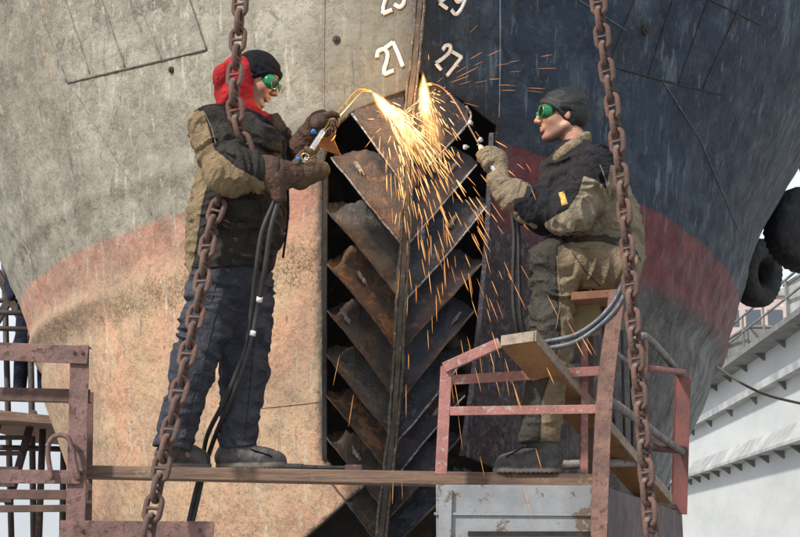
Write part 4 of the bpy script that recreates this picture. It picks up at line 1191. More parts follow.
J['toeN'] = P(188, 456, -.05); J['toeF'] = P(248, 456, .07)
pr = under(J) + [dict(a=LC + Vector((-.03, 0, -.05)), b=J['neck'], ra=.052, rb=.058, k=.02)]
m1 = body('person', 'standing welder in red hood and green goggles cutting the left plates with a torch', pr, LC, LR)
X = Vector((1, 0, 0)); Yv = Vector((0, 1, 0)); Z = Vector((0, 0, 1))
# jacket
jk = [dict(a=J['chest'] + Vector((.01, 0, .01)), b=J['belly'], ra=.165, rb=.205, sq=(Yv, 1.12), wr=.020, s=1),
      dict(a=J['belly'], b=J['hem'], ra=.205, rb=.180, sq=(Yv, .98), wr=.020, s=2, k=.05),
      dict(a=P(243, 128, .02), b=J['chest'], ra=.075, rb=.15, k=.05, sq=(Yv, 1.15)),
      dict(a=P(217, 137, -.12), b=P(264, 142, .12), ra=.096, rb=.082, k=.03, wr=.010, s=9),
      dict(a=J['shN'], b=J['elN'], ra=.105, rb=.092, wr=.021, s=3, k=.03),
      dict(a=J['elN'], b=P(272, 174, -.27), ra=.092, rb=.066, wr=.023, s=4, k=.02),
      dict(a=J['shF'], b=J['elF'], ra=.098, rb=.080, wr=.016, s=5, k=.03),
      dict(a=J['elF'], b=P(304, 146, .14), ra=.078, rb=.060, wr=.014, s=6, k=.02),
      dict(a=P(262, 136, .02), b=P(274, 146, .02), ra=.05, rb=.055, k=.03, wr=.006)]
zhem = P(230, 276, 0).z
ks1 = khaki([(150, 90), (202, 108), (217, 155), (240, 175), (262, 184), (290, 187), (290, 240), (150, 240)], -.30)
kb1 = khaki([(150, 90), (202, 108), (210, 150), (211, 183), (198, 239), (190, 275), (190, 310), (150, 310)], -.12)
def on_arm(v, sh, el, wr, r0, r1, r2, torso):
    return np.minimum(cap(v, sh, el, r0, r1), cap(v, el, wr, r1, r2)) < torso(v) + .004
kp1 = lambda v: np.where(on_arm(v, J['shN'], J['elN'], P(272, 174, -.27), .105, .092, .066, lambda v: np.minimum(cap(v, J['chest'] + Vector((.01, 0, .01)), J['belly'], .165, .205, (Yv, 1.12)), cap(v, J['belly'], J['hem'], .205, .18))), ks1(v), kb1(v))
def hemcut(z, slope=0, x0=0):
    def post(p, v):
        zz = z + np.clip(slope * (p[..., 0] - x0), -.08, .095) + .010 * np.sin(p[..., 0] * 17) + .006 * np.sin(p[..., 1] * 23)
        inner = v + .012
        v = np.maximum(v, zz - p[..., 2])
        return np.maximum(v, -np.maximum(inner, p[..., 2] - (zz + .035)))       # hollow hem
    return post
jo = soft('jacket', jk, .0052, M_jack1, m1, dict(panel=kp1), hemcut(zhem, .05, P(230, 276, 0).x), 1)
def ring_collar(front, back, half, r, hgt, parent, mat, k=18, gap=2):
    c = (front + back) / 2; a = (back - front) / 2; upv = Vector((0, 0, 1)); pr_ = []
    pts = [c + a * math.cos(t_) + Vector((0, half, 0)) * math.sin(t_) for t_ in [math.pi + 2 * math.pi * (i + gap / 2) / (k + gap) for i in range(k + 1)]]
    for p, q in zip(pts[:-1], pts[1:]): pr_ += [dict(a=p, b=q, ra=r, rb=r, k=.006), dict(a=p + upv * hgt, b=q + upv * hgt, ra=r * .8, rb=r * .8, k=.012)]
    return soft('collar', pr_, .0045, mat, parent, None, lambda p, v: v - .0015 * vnoise(p * 60))
ring_collar(P(273, 132, 0), P(237, 117, 0), .095, .014, .018, m1, M_beanie)
# pocket flap, zip, seam
MB().tube(spline([P(283, 140, -.13), P(287, 175, -.14), P(288, 215, -.13), P(283, 258, -.12)], 6), .005, 6).build('zip', M_beanie, jo, smooth=True)
# trousers
tr = [dict(a=P(228, 258, 0), b=P(230, 285, 0), ra=.165, rb=.155, sq=(Yv, .95), wr=.006, k=.03),
      dict(a=J['hipN'], b=J['knN'], ra=.118, rb=.088, wr=.021, s=11, k=.02), dict(a=J['knN'], b=P(173, 445, -.05), ra=.086, rb=.076, wr=.011, s=12, k=.03),
      dict(a=J['hipF'], b=J['knF'], ra=.122, rb=.102, wr=.021, s=13, k=.02), dict(a=J['knF'], b=P(237, 445, .08), ra=.100, rb=.074, wr=.011, s=14, k=.03)]
zc = P(237, 449, 0).z
soft('trousers', tr, .0054, M_navy, m1, None, hemcut(zc), 1)
b1 = boot(156, 210, 468.2, (178, 440), -.05, m1, .10); b2 = boot(216, 287, 469.5, (236, 440), .07, m1)
laces([(P(250 + k * 5, 449 + k * 1.6, .02), P(257 + k * 5, 452 + k * 1.6, .02)) for k in range(4)], b2)
# hood
hp_ = [dict(e=P(240, 86, .02), r=(.098, .108, .140), k=.03), dict(e=P(224, 79, -.02), r=(.044, .080, .062), k=.02), dict(e=P(230, 100, -.03), r=(.040, .085, .050), k=.02),
       dict(a=P(246, 112, .02), b=P(262, 119, .01), ra=.075, rb=.035, k=.03), dict(a=P(232, 98, .02), b=P(240, 116, .02), ra=.07, rb=.085, k=.03)]
hp_[0]['wr'] = 0
fo = P(254, 84, 0); fn_ = (P(284, 80, 0) - P(254, 84, 0))
def hoodpost(p, v):
    v = v - .008 * (1 - np.abs(vnoise(p * np.array([20, 9, 11], dtype=np.float32)) * 2 - 1) * 2)
    q = (p - A(LC)) @ LR
    face = ell(q, (.075, 0, -.01), (.098, .084, .128))
    return np.maximum(v, -face)
soft('hood', hp_, .005, M_red, m1, None, hoodpost, 1)
beanie(LC, LR, m1, M_beanie, False)
goggles(LC, LR, m1)
# torch geometry
tA = P(297, 173, -.27); tB = P(324, 130, -.13); tC = P(357, 93, .12); tD = P(371, 91, .22)
uL = (tB - tA).normalized()
e1 = Vector((.80, .25, -.55))
G1 = P(306, 164, -.245)
G1 = tA + uL * (G1 - tA).dot(uL)
gp = glove_prims(G1, uL, e1, P(290, 177, -.25), 1, .0155, .029, .034, 1) + [dict(a=P(300, 178, -.23), b=P(320, 170, -.20), ra=.046, rb=.040, k=.02, wr=.008, s=77)]
soft('glove', gp, .0036, M_glove, m1, None, None, 1)
ga = [dict(a=P(296, 176, -.25), b=P(270, 174, -.28), ra=.046, rb=.082, wr=.006, k=.02), dict(a=P(276, 180, -.31), b=P(278, 197, -.31), ra=.045, rb=.026, k=.02)]
soft('gauntlet', ga, .005, M_leather, m1, None, None, 1)

uT = (tC - tB).normalized(); G2 = tB + uT * .045 + Vector((0, .012, .004))
gp = glove_prims(G2, uT, Vector((-.75, .35, .45)), P(317, 122, .04), -1, .0125, .026, .03, 5)
soft('glove', gp, .0036, M_leather, m1, None, None, 1)
soft('gauntlet', [dict(a=P(320, 120, .03), b=P(303, 148, .12), ra=.044, rb=.066, wr=.008, k=.02)], .005, M_leather, m1)
fl = [P(322, 128, -.02), P(337, 124, 0), P(334, 140, 0), P(341, 156, .02), P(326, 151, .0), P(318, 146, -.02)]
vs = fl + [p + Vector((.002, .006, 0)) for p in fl]; N = 6
o = MB().add(vs, [tuple(range(N))[::-1], tuple(range(N, 2 * N))] + [(i, (i + 1) % N, N + (i + 1) % N, N + i) for i in range(N)]).build('cuff_flap', M_litflap, m1, bevel=.002)

def torch(name, label, tail, head, tube_a, tube_b, knobs, hmat):
    t = thing(name, label, 'cutting torch', tail)
    d = (head - tail).normalized()
    L_ = (head - tail).length
    lathe(tail, d, [(0, .009), (.004, .013), (L_ * .5, .0135), (L_ * .8, .0125), (L_ * .93, .013), (L_, .008)], 16).build('handle', hmat, t, smooth=True)
    MB().tube(spline(tube_a, 8), .0042, 8).build('gas_tube', M_brass if hmat is M_chrome else M_chain, t, smooth=True)
    if tube_b: MB().tube(spline(tube_b, 8), .0036, 8).build('gas_tube', M_brass, t, smooth=True)
    a, b = tube_a[-2], tube_a[-1]; dd = (b - a).normalized()
    lathe(b - dd * .02, dd, [(0, .008), (.018, .008), (.03, .0045)], 12).build('nozzle', M_brass, t, smooth=True)
    for p, ax, m in knobs:
        lathe(p, ax, [(-.004, .004), (.008, .004), (.008, .011), (.020, .011), (.022, .008)], 10).build('valve_knob', m, t)
    return t
t = torch('cutting_torch', 'silver gas cutting torch with blue valve knobs in the standing welder\'s gloves', tA, tB,
      [tB, P(330, 122, -.08), P(352, 94, .08), P(360, 89, .14), tD], [tB + Vector((.004, 0, -.012)), P(335, 121, -.07), P(357, 96, .09), P(363, 91, .16), tD + Vector((0, 0, -.004))],
      [(P(316, 133, -.16), Vector((-.8, -.4, .3)), M_blue), (P(301, 160, -.27), Vector((-.9, -.3, .1)), M_blue)], M_chrome)
rg = [P(305, 157, -.285) + Vector((math.cos(a), -.2 * math.sin(a), math.sin(a))) * .015 for a in [2 * math.pi * k / 16 for k in range(17)]]
MB().tube(rg, .003, 6).build('ring', M_brass, t, smooth=True)

def hose(name, label, path, r, mat, group=None, rings=(), n_=10):
    pts = spline([P(*p) for p in path], n_)
    o = MB().tube(pts, r, 8).build(name, mat, None, smooth=True); tag(o, label, 'hose', group)
    off = o.location.copy()
    for p in rings:
        c = P(*p); i = min(range(len(pts) - 1), key=lambda k: (pts[k] - c).length); d = (pts[i + 1] - pts[i]).normalized()
        k = lathe(pts[i], d, [(-.011, r * 1.25), (.011, r * 1.25)], 12).build('tape_band', M_tape, None, smooth=True)
        k.data.transform(Matrix.Translation(k.location - off)); k.location = (0, 0, 0); k.parent = o
    return o
hp1 = [(297, 176, -.25), (284, 190, -.30), (277, 206, -.30), (270, 232, -.29), (265, 268, -.25), (257, 312, -.16), (249, 348, -.14), (234, 392, -.09), (216, 434, .07), (206, 464, .222), (198, 498, .245), (184, 560, .25)]
hose('gas_hose', 'black hose with two white tape bands running down the standing welder\'s leg', hp1, .0105, M_hose, 'hoses of the standing welder', [(258, 297, -.18), (252, 332, -.14)])
hp2 = [(a - 6.5 + 2.5 * math.sin(i * 1.3), b + 1, c + .008) for i, (a, b, c) in enumerate(hp1)]; hp2[0] = (296, 177, -.245); hp2[-3:] = [(202, 466, .223), (194, 498, .245), (180, 560, .25)]
hose('gas_hose', 'black hose without tape twisted beside the taped one on the standing welder', hp2, .0105, M_hose, 'hoses of the standing welder')

# ---------------------------------------------------------------- seated welder
RC = P(561, 117, 0)
RR = matR((-1, -.06, .02), (.02, 0, 1))
K = dict(neck=P(577, 147, 0), chest=P(585, 182, .02), belly=P(604, 228, .02), hem=P(608, 258, .0),
         shN=P(598, 172, -.17), shF=P(570, 176, .19), elN=P(571, 213, -.26), wrN=P(503, 187, -.14),
         elF=P(545, 216, .22), wrF=P(512, 205, .06), hipN=P(612, 266, -.09), hipF=P(606, 268, .10),
         knN=P(554, 262, -.13), knF=P(562, 268, .14), anN=P(543, 434, -.10), anF=P(558, 345, .22),
         toeN=P(532, 458, -.10), toeF=P(560, 360, .21))
pr = under(K) + [dict(a=RC + Vector((.03, 0, -.05)), b=K['neck'], ra=.052, rb=.056, k=.02)]
m2 = body('person', 'seated welder in black knit cap and green goggles facing left with a torch', pr, RC, RR)
jk = [dict(a=K['chest'], b=K['belly'], ra=.160, rb=.150, sq=(Yv, 1.15), wr=.024, s=21),
      dict(a=K['belly'], b=P(612, 258, 0), ra=.150, rb=.125, sq=(Yv, 1.15), wr=.024, s=22, k=.05),
      dict(a=P(575, 158, 0), b=K['chest'], ra=.088, rb=.15, k=.05, sq=(Yv, 1.15)),
      dict(a=P(596, 172, -.12), b=P(572, 174, .13), ra=.090, rb=.088, k=.04, wr=.006, s=29),
      dict(a=K['shN'], b=K['elN'], ra=.102, rb=.085, wr=.021, s=23, k=.03),
      dict(a=K['elN'], b=P(524, 203, -.18), ra=.086, rb=.070, wr=.023, s=24, k=.02),
      dict(a=P(524, 203, -.18), b=P(514, 196, -.16), ra=.070, rb=.058, wr=.01, s=24, k=.01),
      dict(a=K['shF'], b=K['elF'], ra=.095, rb=.08, wr=.014, s=25, k=.03),
      dict(a=K['elF'], b=P(522, 210, .10), ra=.078, rb=.056, wr=.013, s=26, k=.02),
      dict(a=P(558, 172, .03), b=P(552, 205, .03), ra=.075, rb=.085, k=.04, wr=.008, s=27)]
ks2 = khaki([(500, 198), (514, 205), (519, 212), (528, 219), (545, 222), (566, 214), (577, 196), (583, 177), (594, 182), (606, 189), (611, 164), (650, 160), (650, 270), (500, 270)], -.28)
kb2 = khaki([(600, 190), (609, 160), (640, 150), (670, 240), (670, 330), (574, 330), (577, 225)], -.15)
kp2 = lambda v: np.where(on_arm(v, K['shN'], K['elN'], P(524, 203, -.18), .102, .085, .070, lambda v: np.minimum(cap(v, K['chest'], K['belly'], .16, .15, (Yv, 1.15)), cap(v, K['belly'], P(612, 258, 0), .15, .125, (Yv, 1.15)))), ks2(v), kb2(v))
zh = P(620, 268, 0).z
soft('jacket', jk, .0052, M_jack2, m2, dict(panel=kp2), hemcut(zh, -.95, P(620, 268, 0).x), 1)
ring_collar(P(554, 164, -.01), P(588, 141, -.01), .088, .015, .022, m2, M_glove2)
tr = [dict(a=K['hipN'], b=K['knN'], ra=.122, rb=.100, wr=.018, s=31, k=.03), dict(a=K['knN'] + Vector((0, 0, .005)), b=P(551, 330, -.12), ra=.098, rb=.088, wr=.022, s=32, k=.02),
      dict(a=P(551, 330, -.12), b=P(539, 436, -.10), ra=.088, rb=.082, wr=.011, s=33, k=.03),
      dict(a=K['hipF'], b=K['knF'], ra=.115, rb=.09, wr=.018, s=34, k=.03), dict(a=K['knF'], b=P(558, 340, .22), ra=.085, rb=.070, wr=.025, s=35, k=.02),
      dict(a=P(606, 264, -.06), b=P(606, 264, .08), ra=.115, rb=.115, k=.04)]
kt = khaki([(558, 248), (567, 242), (605, 240), (660, 262), (660, 315), (574, 300), (600, 330), (590, 380), (590, 460), (541, 460), (543, 400), (562, 340), (557, 270)], -.22)
zc2 = P(538, 443, -.1).z
def trpost(p, v):
    a = np.maximum(zc2 - p[..., 2], p[..., 1] - .06)       # near leg cuff
    return np.where(p[..., 1] < .06, np.maximum(v, zc2 - p[..., 2]), v)
soft('trousers', tr, .0054, M_trous, m2, dict(panel=kt), trpost, 1)
b3 = boot(561, 494, 474, (541, 436), -.10, m2)
laces([(P(524 - k * 5, 447 + k * 3.0, -.152), P(516 - k * 5, 452 + k * 2.6, -.152)) for k in range(3)], b3)
boot(584, 541, 370.5, (567, 346), .20, m2)
beanie(RC, RR, m2, M_bean2, True)
goggles(RC, RR, m2)
qA = P(496, 172, -.13); qB = P(480, 146, -.02); qE = P(430, 84, .28)
uR = (qB - qA).normalized(); G3 = qA.lerp(qB, .45)
gp = glove_prims(G3, uR, Vector((.62, -.45, -.6)), P(503, 188, -.15), -1, .0150, .029, .034, 7)
soft('glove', gp, .0036, M_glove2, m2)
ga = [dict(a=P(497, 182, -.15), b=P(519, 200, -.19), ra=.048, rb=.072, wr=.012, s=41, k=.02)]
soft('gauntlet', ga, .005, M_glove2, m2)
hz = P(517, 214, .0); G4 = P(508, 200, .02)
gp = glove_prims(G4, Vector((-.15, .1, 1)), Vector((.9, .1, -.1)), P(518, 208, .07), 1, .0135, .024, .034, 9)
soft('glove', gp, .0036, M_glove2, m2)
torch('cutting_torch', 'dull brass gas cutting torch pointing up left in the seated welder\'s gloves', qA, qB,
      [qB, P(470, 128, .05), P(456, 103, .16), P(446, 91, .22), P(437, 85, .26), P(429, 84, .28)], None,
      [(P(478, 141, -.02), Vector((.8, -.5, .2)), M_steel), (P(468, 147, -.03), Vector((-.9, -.4, -.2)), M_steel), (P(468, 124, .06), Vector((.8, -.5, .2)), M_steel)], M_steel)
for i, (dx, lab) in enumerate(((0, 'dark hose hanging from the seated welder\'s torch, nearer the stem'), (6, 'dark hose hanging from the seated welder\'s torch, nearer his knee'))):
    hose('gas_hose', lab, [(497 + dx, 176, -.12), (507 + dx, 198, .0), (514 + dx * .7, 230, .02), (513 + dx, 280, .04), (515 + dx, 318, .06), (523 + dx, 342, .10), (545, 352 + dx, .10)], .0095, M_hose)
for i, (dx, dy, lab) in enumerate(((0, 0, 'upper grey hose looping behind the leaning board to the stool'), (3, 7, 'lower grey hose looping behind the leaning board to the stool'))):
    hose('gas_hose', lab, [(536, 344 + dy, -.24), (550, 341 + dy, -.27), (575, 335 + dy, -.31), (598, 320 + dy, -.33), (615 + dx, 300 + dy, -.33), (622 + dx, 285 + dy, -.31), (628 + dx, 278 + dy, -.1)], .0105, M_hose2, 'grey hoses under the seat')

# ---------------------------------------------------------------- stitched details laid on the cloth
def bvh_of(o):
    off = Vector((0, 0, 0)); q = o
    while q: off += q.location; q = q.parent
    return BVHTree.FromPolygons([tuple(v.co + off) for v in o.data.vertices], [tuple(p.vertices) for p in o.data.polygons])
def lay(o, pix, r, mat, name, bv, step=2.5, off=.001, flat=1.0):
    pts = []
    for (x0, y0), (x1, y1) in zip(pix[:-1], pix[1:]):
        k_ = max(1, int(math.hypot(x1 - x0, y1 - y0) / step)); pts += [(x0 + (x1 - x0) * k / k_, y0 + (y1 - y0) * k / k_) for k in range(k_)]
    pts.append(pix[-1]); q = []
    for x, y in pts:
        h = bv.ray_cast(CP, ray(x, y))
        if h[0] is None: continue
        n_ = h[1] if h[1].y < 0 else -h[1]
        if q and abs((h[0] - q[-1]).y) > .05: continue
        q.append(h[0] + n_ * off)
    if len(q) < 3: return
    MB().tube(q, r, 6).build(name, mat, o, smooth=True)
def patch(o, pix, mat, name, bv, off=.004, nx=8, ny=6):
    """quad patch (4 pixel corners) draped on the cloth"""
    a, b, c, d = [Vector((x, y, 0)) for x, y in pix]; vs = []; ok = True
    for j in range(ny + 1):
        for i in range(nx + 1):
            p = a.lerp(b, i / nx).lerp(d.lerp(c, i / nx), j / ny); h = bv.ray_cast(CP, ray(p.x, p.y))
            if h[0] is None: return
            n_ = h[1] if h[1].y < 0 else -h[1]; vs.append(h[0] + n_ * off)
    fs = [(j * (nx + 1) + i, j * (nx + 1) + i + 1, (j + 1) * (nx + 1) + i + 1, (j + 1) * (nx + 1) + i) for j in range(ny) for i in range(nx)]
    p = MB().add(vs, fs).build(name, mat, o, smooth=True); m = p.modifiers.new('t', 'SOLIDIFY'); m.thickness = .004; m.offset = 1
M_thread = m_paint('dark_stitching', (.012, .012, .012), (.02, .018, .016), (.05, .04, .03), 60)
M_kseam = m_paint('khaki_seam', (.17, .13, .08), (.12, .09, .055), (.05, .04, .03), 60)
M_char = m_cloth('charcoal_flap', (.045, .042, .038), (.022, .021, .02))
def kid(root, nm): return [c for c in root.children if c.name.split('.')[0] == nm][0]
jL, tL, jR, tR = kid(m1, 'jacket'), kid(m1, 'trousers'), kid(m2, 'jacket'), kid(m2, 'trousers')
bjL, btL, bjR, btR = map(bvh_of, (jL, tL, jR, tR))
lay(jL, [(204, 112), (212, 128), (216, 145)], .0025, M_kseam, 'seam', bjL)
lay(jL, [(263, 204), (262, 235), (260, 266)], .0028, M_thread, 'seam', bjL)
lay(jL, [(233, 212), (231, 240), (229, 262)], .0026, M_thread, 'seam', bjL)
lay(jL, [(192, 266), (225, 266), (262, 262)], .0024, M_thread, 'seam', bjL)
patch(jL, [(236, 222), (258, 220), (258, 229), (236, 231)], M_char, 'pocket_flap', bjL)
patch(jL, [(262, 140), (281, 146), (280, 153), (261, 148)], M_char, 'pocket_flap', bjL)
lay(tL, [(228, 285), (214, 320), (204, 360), (192, 400), (184, 440)], .0024, M_thread, 'seam', btL)
lay(tL, [(250, 285), (254, 340), (250, 390), (244, 440)], .0024, M_thread, 'seam', btL)
lay(tL, [(200, 290), (212, 300), (216, 284)], .0024, M_thread, 'seam', btL)
patch(tL, [(186, 358), (206, 362), (200, 392), (180, 386)], M_navy, 'knee_patch', btL, .003)
lay(jR, [(600, 165), (606, 180), (609, 200)], .0025, M_kseam, 'seam', bjR)
lay(jR, [(609, 228), (625, 231), (634, 230)], .0028, M_kseam, 'seam', bjR)
lay(jR, [(604, 240), (617, 256), (628, 272)], .0025, M_kseam, 'seam', bjR)
patch(jR, [(608, 234), (626, 236), (627, 248), (609, 246)], m_cloth('khaki_flap', (.27, .23, .165), (.19, .16, .115)), 'pocket_flap', bjR)
patch(jR, [(559, 193), (564, 192), (568, 204), (562, 206)], m_paint('yellow_badge', (.75, .55, .08), (.6, .4, .1), (.5, .1, .06), 60, .5), 'sleeve_badge', bjR, .003, 4, 4)
lay(tR, [(567, 246), (580, 248), (600, 249)], .0025, M_kseam, 'seam', btR)
lay(tR, [(572, 252), (586, 272), (600, 286)], .0022, M_thread, 'seam', btR)
lay(tR, [(557, 256), (561, 300), (556, 330)], .0028, M_kseam, 'seam', btR)

# background worker on the far scaffold
bp0 = P(32, 400, 6.8); s = 1.0
def bq(x, y, z): return Vector((bp0.x + x, bp0.y + y, bp0.z + z))
bpz = [dict(a=bq(-.09, 0, .9), b=bq(-.12, 0, .5), ra=.10, rb=.08, wr=.008), dict(a=bq(-.12, 0, .5), b=bq(-.13, .02, .08), ra=.08, rb=.06), dict(a=bq(.09, 0, .9), b=bq(.1, -.03, .5), ra=.10, rb=.08, wr=.008),
       dict(a=bq(.1, -.03, .5), b=bq(.11, 0, .08), ra=.08, rb=.06), dict(a=bq(0, 0, 1.0), b=bq(0, 0, 1.4), ra=.15, rb=.17), dict(a=bq(-.2, 0, 1.42), b=bq(-.27, -.05, 1.1), ra=.06, rb=.05),
       dict(a=bq(-.27, -.05, 1.1), b=bq(-.18, -.25, .95), ra=.05, rb=.04), dict(a=bq(.2, 0, 1.42), b=bq(.27, -.05, 1.1), ra=.06, rb=.05), dict(a=bq(.27, -.05, 1.1), b=bq(.16, -.25, .95), ra=.05, rb=.04),
       dict(a=bq(0, 0, 1.45), b=bq(0, -.02, 1.56), ra=.06, rb=.055), dict(e=bq(0, -.03, 1.66), r=(.078, .098, .118)), dict(a=bq(-.13, .04, .04), b=bq(-.14, -.12, .03), ra=.05, rb=.04), dict(a=bq(.11, .04, .04), b=bq(.12, -.12, .03), ra=.05, rb=.04)]
M_bw = m_cloth('blue_overall', (.015, .02, .04), (.01, .014, .028), None, None, (.02, .02, .03))
lo, hi = bounds(bpz)
m3 = sdf_obj('person', lambda p: capsules(p, bpz), lo, hi, .014, M_bw)
tag(m3, 'distant worker in dark blue overalls on the far scaffold deck', 'person')

#MARK_FIRE
# ================================================================== FLAMES, SPARKS
def emis(name, col, st):
    m = bpy.data.materials.new(name); m.use_nodes = True; t = m.node_tree; t.nodes.clear()
    o = t.nodes.new('ShaderNodeOutputMaterial'); e = t.nodes.new('ShaderNodeEmission'); e.inputs[0].default_value = (*col, 1); e.inputs[1].default_value = st
    t.links.new(e.outputs[0], o.inputs[0]); return m
def flame_mat(name, col, st, L_):
    """glowing gas: emission volume, densest on the axis, fading to the tip"""
    m = bpy.data.materials.new(name); m.use_nodes = True; t = m.node_tree; t.nodes.clear()
    o = t.nodes.new('ShaderNodeOutputMaterial'); v = t.nodes.new('ShaderNodeVolumePrincipled')
    v.inputs['Density'].default_value = 0; v.inputs['Emission Color'].default_value = (*col, 1)
    tc = t.nodes.new('ShaderNodeTexCoord'); g = t.nodes.new('ShaderNodeTexGradient'); g.gradient_type = 'QUADRATIC_SPHERE'
    t.links.new(tc.outputs['Object'], g.inputs[0])
    nz = t.nodes.new('ShaderNodeTexNoise'); nz.inputs['Scale'].default_value = 3; t.links.new(tc.outputs['Object'], nz.inputs['Vector'])
    mu = t.nodes.new('ShaderNodeMath'); mu.operation = 'MULTIPLY'; mu.inputs[1].default_value = st
    m2_ = t.nodes.new('ShaderNodeMath'); m2_.operation = 'MULTIPLY'; t.links.new(g.outputs[1], m2_.inputs[0]); t.links.new(nz.outputs[0], m2_.inputs[1])
    t.links.new(m2_.outputs[0], mu.inputs[0]); t.links.new(mu.outputs[0], v.inputs['Emission Strength'])
    t.links.new(v.outputs[0], o.inputs['Volume']); return m
def glow(name, a, b, r, mat, parent):
    """ellipsoid of glowing gas from a to b; object space is the unit sphere"""
    c = (a + b) / 2; d = (b - a); bm = bmesh.new(); bmesh.ops.create_icosphere(bm, subdivisions=3, radius=1)
    me = bpy.data.meshes.new(name); bm.to_mesh(me); bm.free(); me.materials.append(mat)
    o = bpy.data.objects.new(name, me); COL.objects.link(o); o.parent = parent
    q = d.to_track_quat('Z', 'Y'); o.matrix_local = Matrix.Translation(c - parent.location) @ q.to_matrix().to_4x4() @ Matrix.Diagonal((r, r, d.length / 2, 1))
    return o
M_f1 = flame_mat('flame_core', (1.0, .58, .20), 800, 1); M_f2 = flame_mat('flame_mantle', (1.0, .38, .07), 150, 1)
M_f3 = flame_mat('spark_plume_glow', (1.0, .45, .13), 34, 1)
M_hot = emis('white_hot_metal', (1.0, .72, .35), 14)
M_hot2 = emis('orange_hot_metal', (1.0, .38, .08), 5)
def flame(label, tip, q1, q2, q3, r):
    t = thing('flame', label, 'flame', tip)
    glow('flame_mantle', tip, q2, r * 1.25, M_f2, t)
    glow('flame_core', tip.lerp(q1, .05), q2.lerp(q1, .1), r * .95, M_f1, t)
    glow('flame_jet', tip + (tip - q1) * .15, q1, r * .38, M_f1, t)
    glow('flame_tail', q1.lerp(tip, .5), q3, r * 2.2, M_f3, t)
    # molten lip of the cut
    R_ = random.Random(len(label)); mb = MB()
    pts = [tip.lerp(q1, .5 + .1 * k) + Vector((R_.uniform(-.004, .004), .01, R_.uniform(-.003, .003))) for k in range(5)]
    MB().tube(pts, .005, 8, rr=[.003, .006, .007, .006, .003]).build('molten_lip', M_hot, t, smooth=True)
    return t
flame('orange white cutting flame slanting down from the left torch', P(372, 92, .24), P(384, 104, .27), P(401, 126, .23), P(436, 168, .12), .034)
flame('upright orange white cutting flame right of the stem bar', P(423, 74, .30), P(425, 95, .28), P(426, 128, .24), P(437, 168, .14), .033)
for i, (p, e) in enumerate(((P(388, 112, .12), 9), (P(427, 108, .14), 6))):
    l = bpy.data.lights.new('flame_light', 'POINT'); l.energy = e; l.color = (1, .55, .22); l.shadow_soft_size = .03
    o = bpy.data.objects.new('flame_light', l); COL.objects.link(o); o.location = p

n = bpy.data.materials.new('spark_glow'); n.use_nodes = True; t = n.node_tree; t.nodes.clear()
o_ = t.nodes.new('ShaderNodeOutputMaterial'); e_ = t.nodes.new('ShaderNodeEmission'); at_ = t.nodes.new('ShaderNodeAttribute'); at_.attribute_name = 'spark_temp'
cr = t.nodes.new('ShaderNodeValToRGB'); cr.color_ramp.elements[0].color = (.62, .27, .12, 1); cr.color_ramp.elements[1].color = (1, .62, .25, 1)
cr.color_ramp.elements.new(.5).color = (1, .42, .12, 1)
mm = t.nodes.new('ShaderNodeMath'); mm.operation = 'MULTIPLY_ADD'; mm.inputs[1].default_value = 4; mm.inputs[2].default_value = .7
pw = t.nodes.new('ShaderNodeMath'); pw.operation = 'POWER'; pw.inputs[1].default_value = 3; t.links.new(at_.outputs['Fac'], pw.inputs[0])
t.links.new(at_.outputs['Fac'], cr.inputs[0]); t.links.new(pw.outputs[0], mm.inputs[0]); t.links.new(cr.outputs[0], e_.inputs[0]); t.links.new(mm.outputs[0], e_.inputs[1]); t.links.new(e_.outputs[0], o_.inputs[0])
M_spark = n
sp = MB(); heat = []
R = random.Random(11)
def spark(p0, p1, r, h):
    d = (p1 - p0).normalized(); u = d.orthogonal().normalized(); v = d.cross(u); k = len(sp.v)
    for f, rr in ((0, .25), (.3, 1), (.75, .9), (1, .15)):
        c = p0.lerp(p1, f)
        for a in range(4): sp.v.append(c + (u * math.cos(a * math.pi / 2) + v * math.sin(a * math.pi / 2)) * r * rr); heat.append(max(0, min(1, h * (1.1 - .3 * f))))
    for i in range(3):
        for a in range(4): sp.f.append((k + i * 4 + a, k + i * 4 + (a + 1) % 4, k + (i + 1) * 4 + (a + 1) % 4, k + (i + 1) * 4 + a))
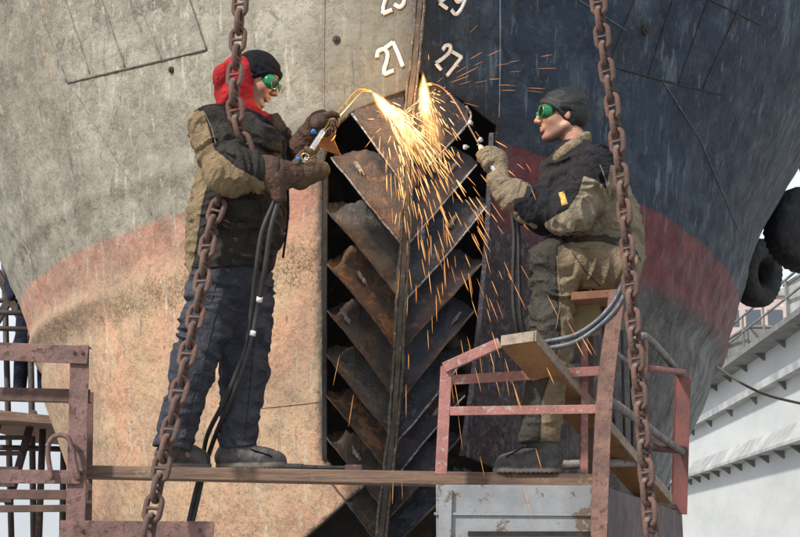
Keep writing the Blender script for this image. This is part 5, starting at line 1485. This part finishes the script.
def jet(n_, src, aim, spread, v0, v1, t0, t1, dt, r, h0, h1, g=9.8):
    for _ in range(n_):
        s = src + Vector((R.gauss(0, .012), R.gauss(0, .01), R.gauss(0, .012)))
        d = (aim - src).normalized() + Vector((R.gauss(0, spread), R.gauss(0, spread), R.gauss(0, spread)))
        v = d.normalized() * R.uniform(v0, v1); t = t0 + (t1 - t0) * R.random() ** 1.2; q = dt * R.uniform(.6, 1.4)
        at = lambda tt: s + v * tt + Vector((0, 0, -.5 * g * tt * tt))
        f = (t - t0) / (t1 - t0 + 1e-6)
        a, b = at(t), at(t + q)
        if a.y > .34 - .0 * f and f > .25 and abs(proj(a)[0] - 408) > 90: continue
        spark(a, b, r * R.uniform(.45, 1.1), (h0 + (h1 - h0) * f) * R.uniform(.75, 1.2))
fL = P(384, 104, .20); fR = P(426, 95, .22)
jet(140, fL, P(462, 178, -.12), .15, 2.0, 4.4, .0, .10, .020, .0017, 1.0, .85)
jet(110, fR, P(448, 165, .0), .34, 1.5, 3.2, .0, .11, .016, .0015, .98, .7)
jet(90, P(398, 122, .2), P(430, 130, .1), .9, .8, 2.6, .0, .05, .012, .0013, 1.0, .8)
jet(60, fR, P(440, 110, .1), .9, .8, 2.2, .0, .06, .012, .0012, .95, .6)
jet(90, fL, P(500, 210, -.35), .20, 2.8, 4.4, .07, .20, .017, .0019, .85, .5)
jet(70, fL, P(470, 190, -.25), .32, 1.2, 3.0, .12, .26, .020, .0022, .8, .45)
jet(40, fR, P(450, 150, -.2), .45, .8, 2.0, .16, .42, .022, .0018, .6, .35)
jet(60, P(410, 150, .12), P(500, 240, -.35), .42, 1.0, 3.0, .14, .44, .020, .0018, .6, .32)
jet(26, fR, P(500, 62, -.05), .28, 3.4, 5.0, .03, .13, .020, .0013, .42, .2)
jet(7, fL, P(392, 180, .0), .2, .4, 1.0, .1, .3, .03, .0026, .75, .5)
jet(22, fL, P(580, 300, -.5), .2, 2.6, 3.8, .2, .38, .018, .0019, .55, .34)
o = mesh_obj('sparks', sp.v, sp.f, M_spark, None, False, dict(spark_temp=heat))
tag(o, 'shower of orange sparks flying down right from the cutting flames', 'sparks', None, 'stuff')
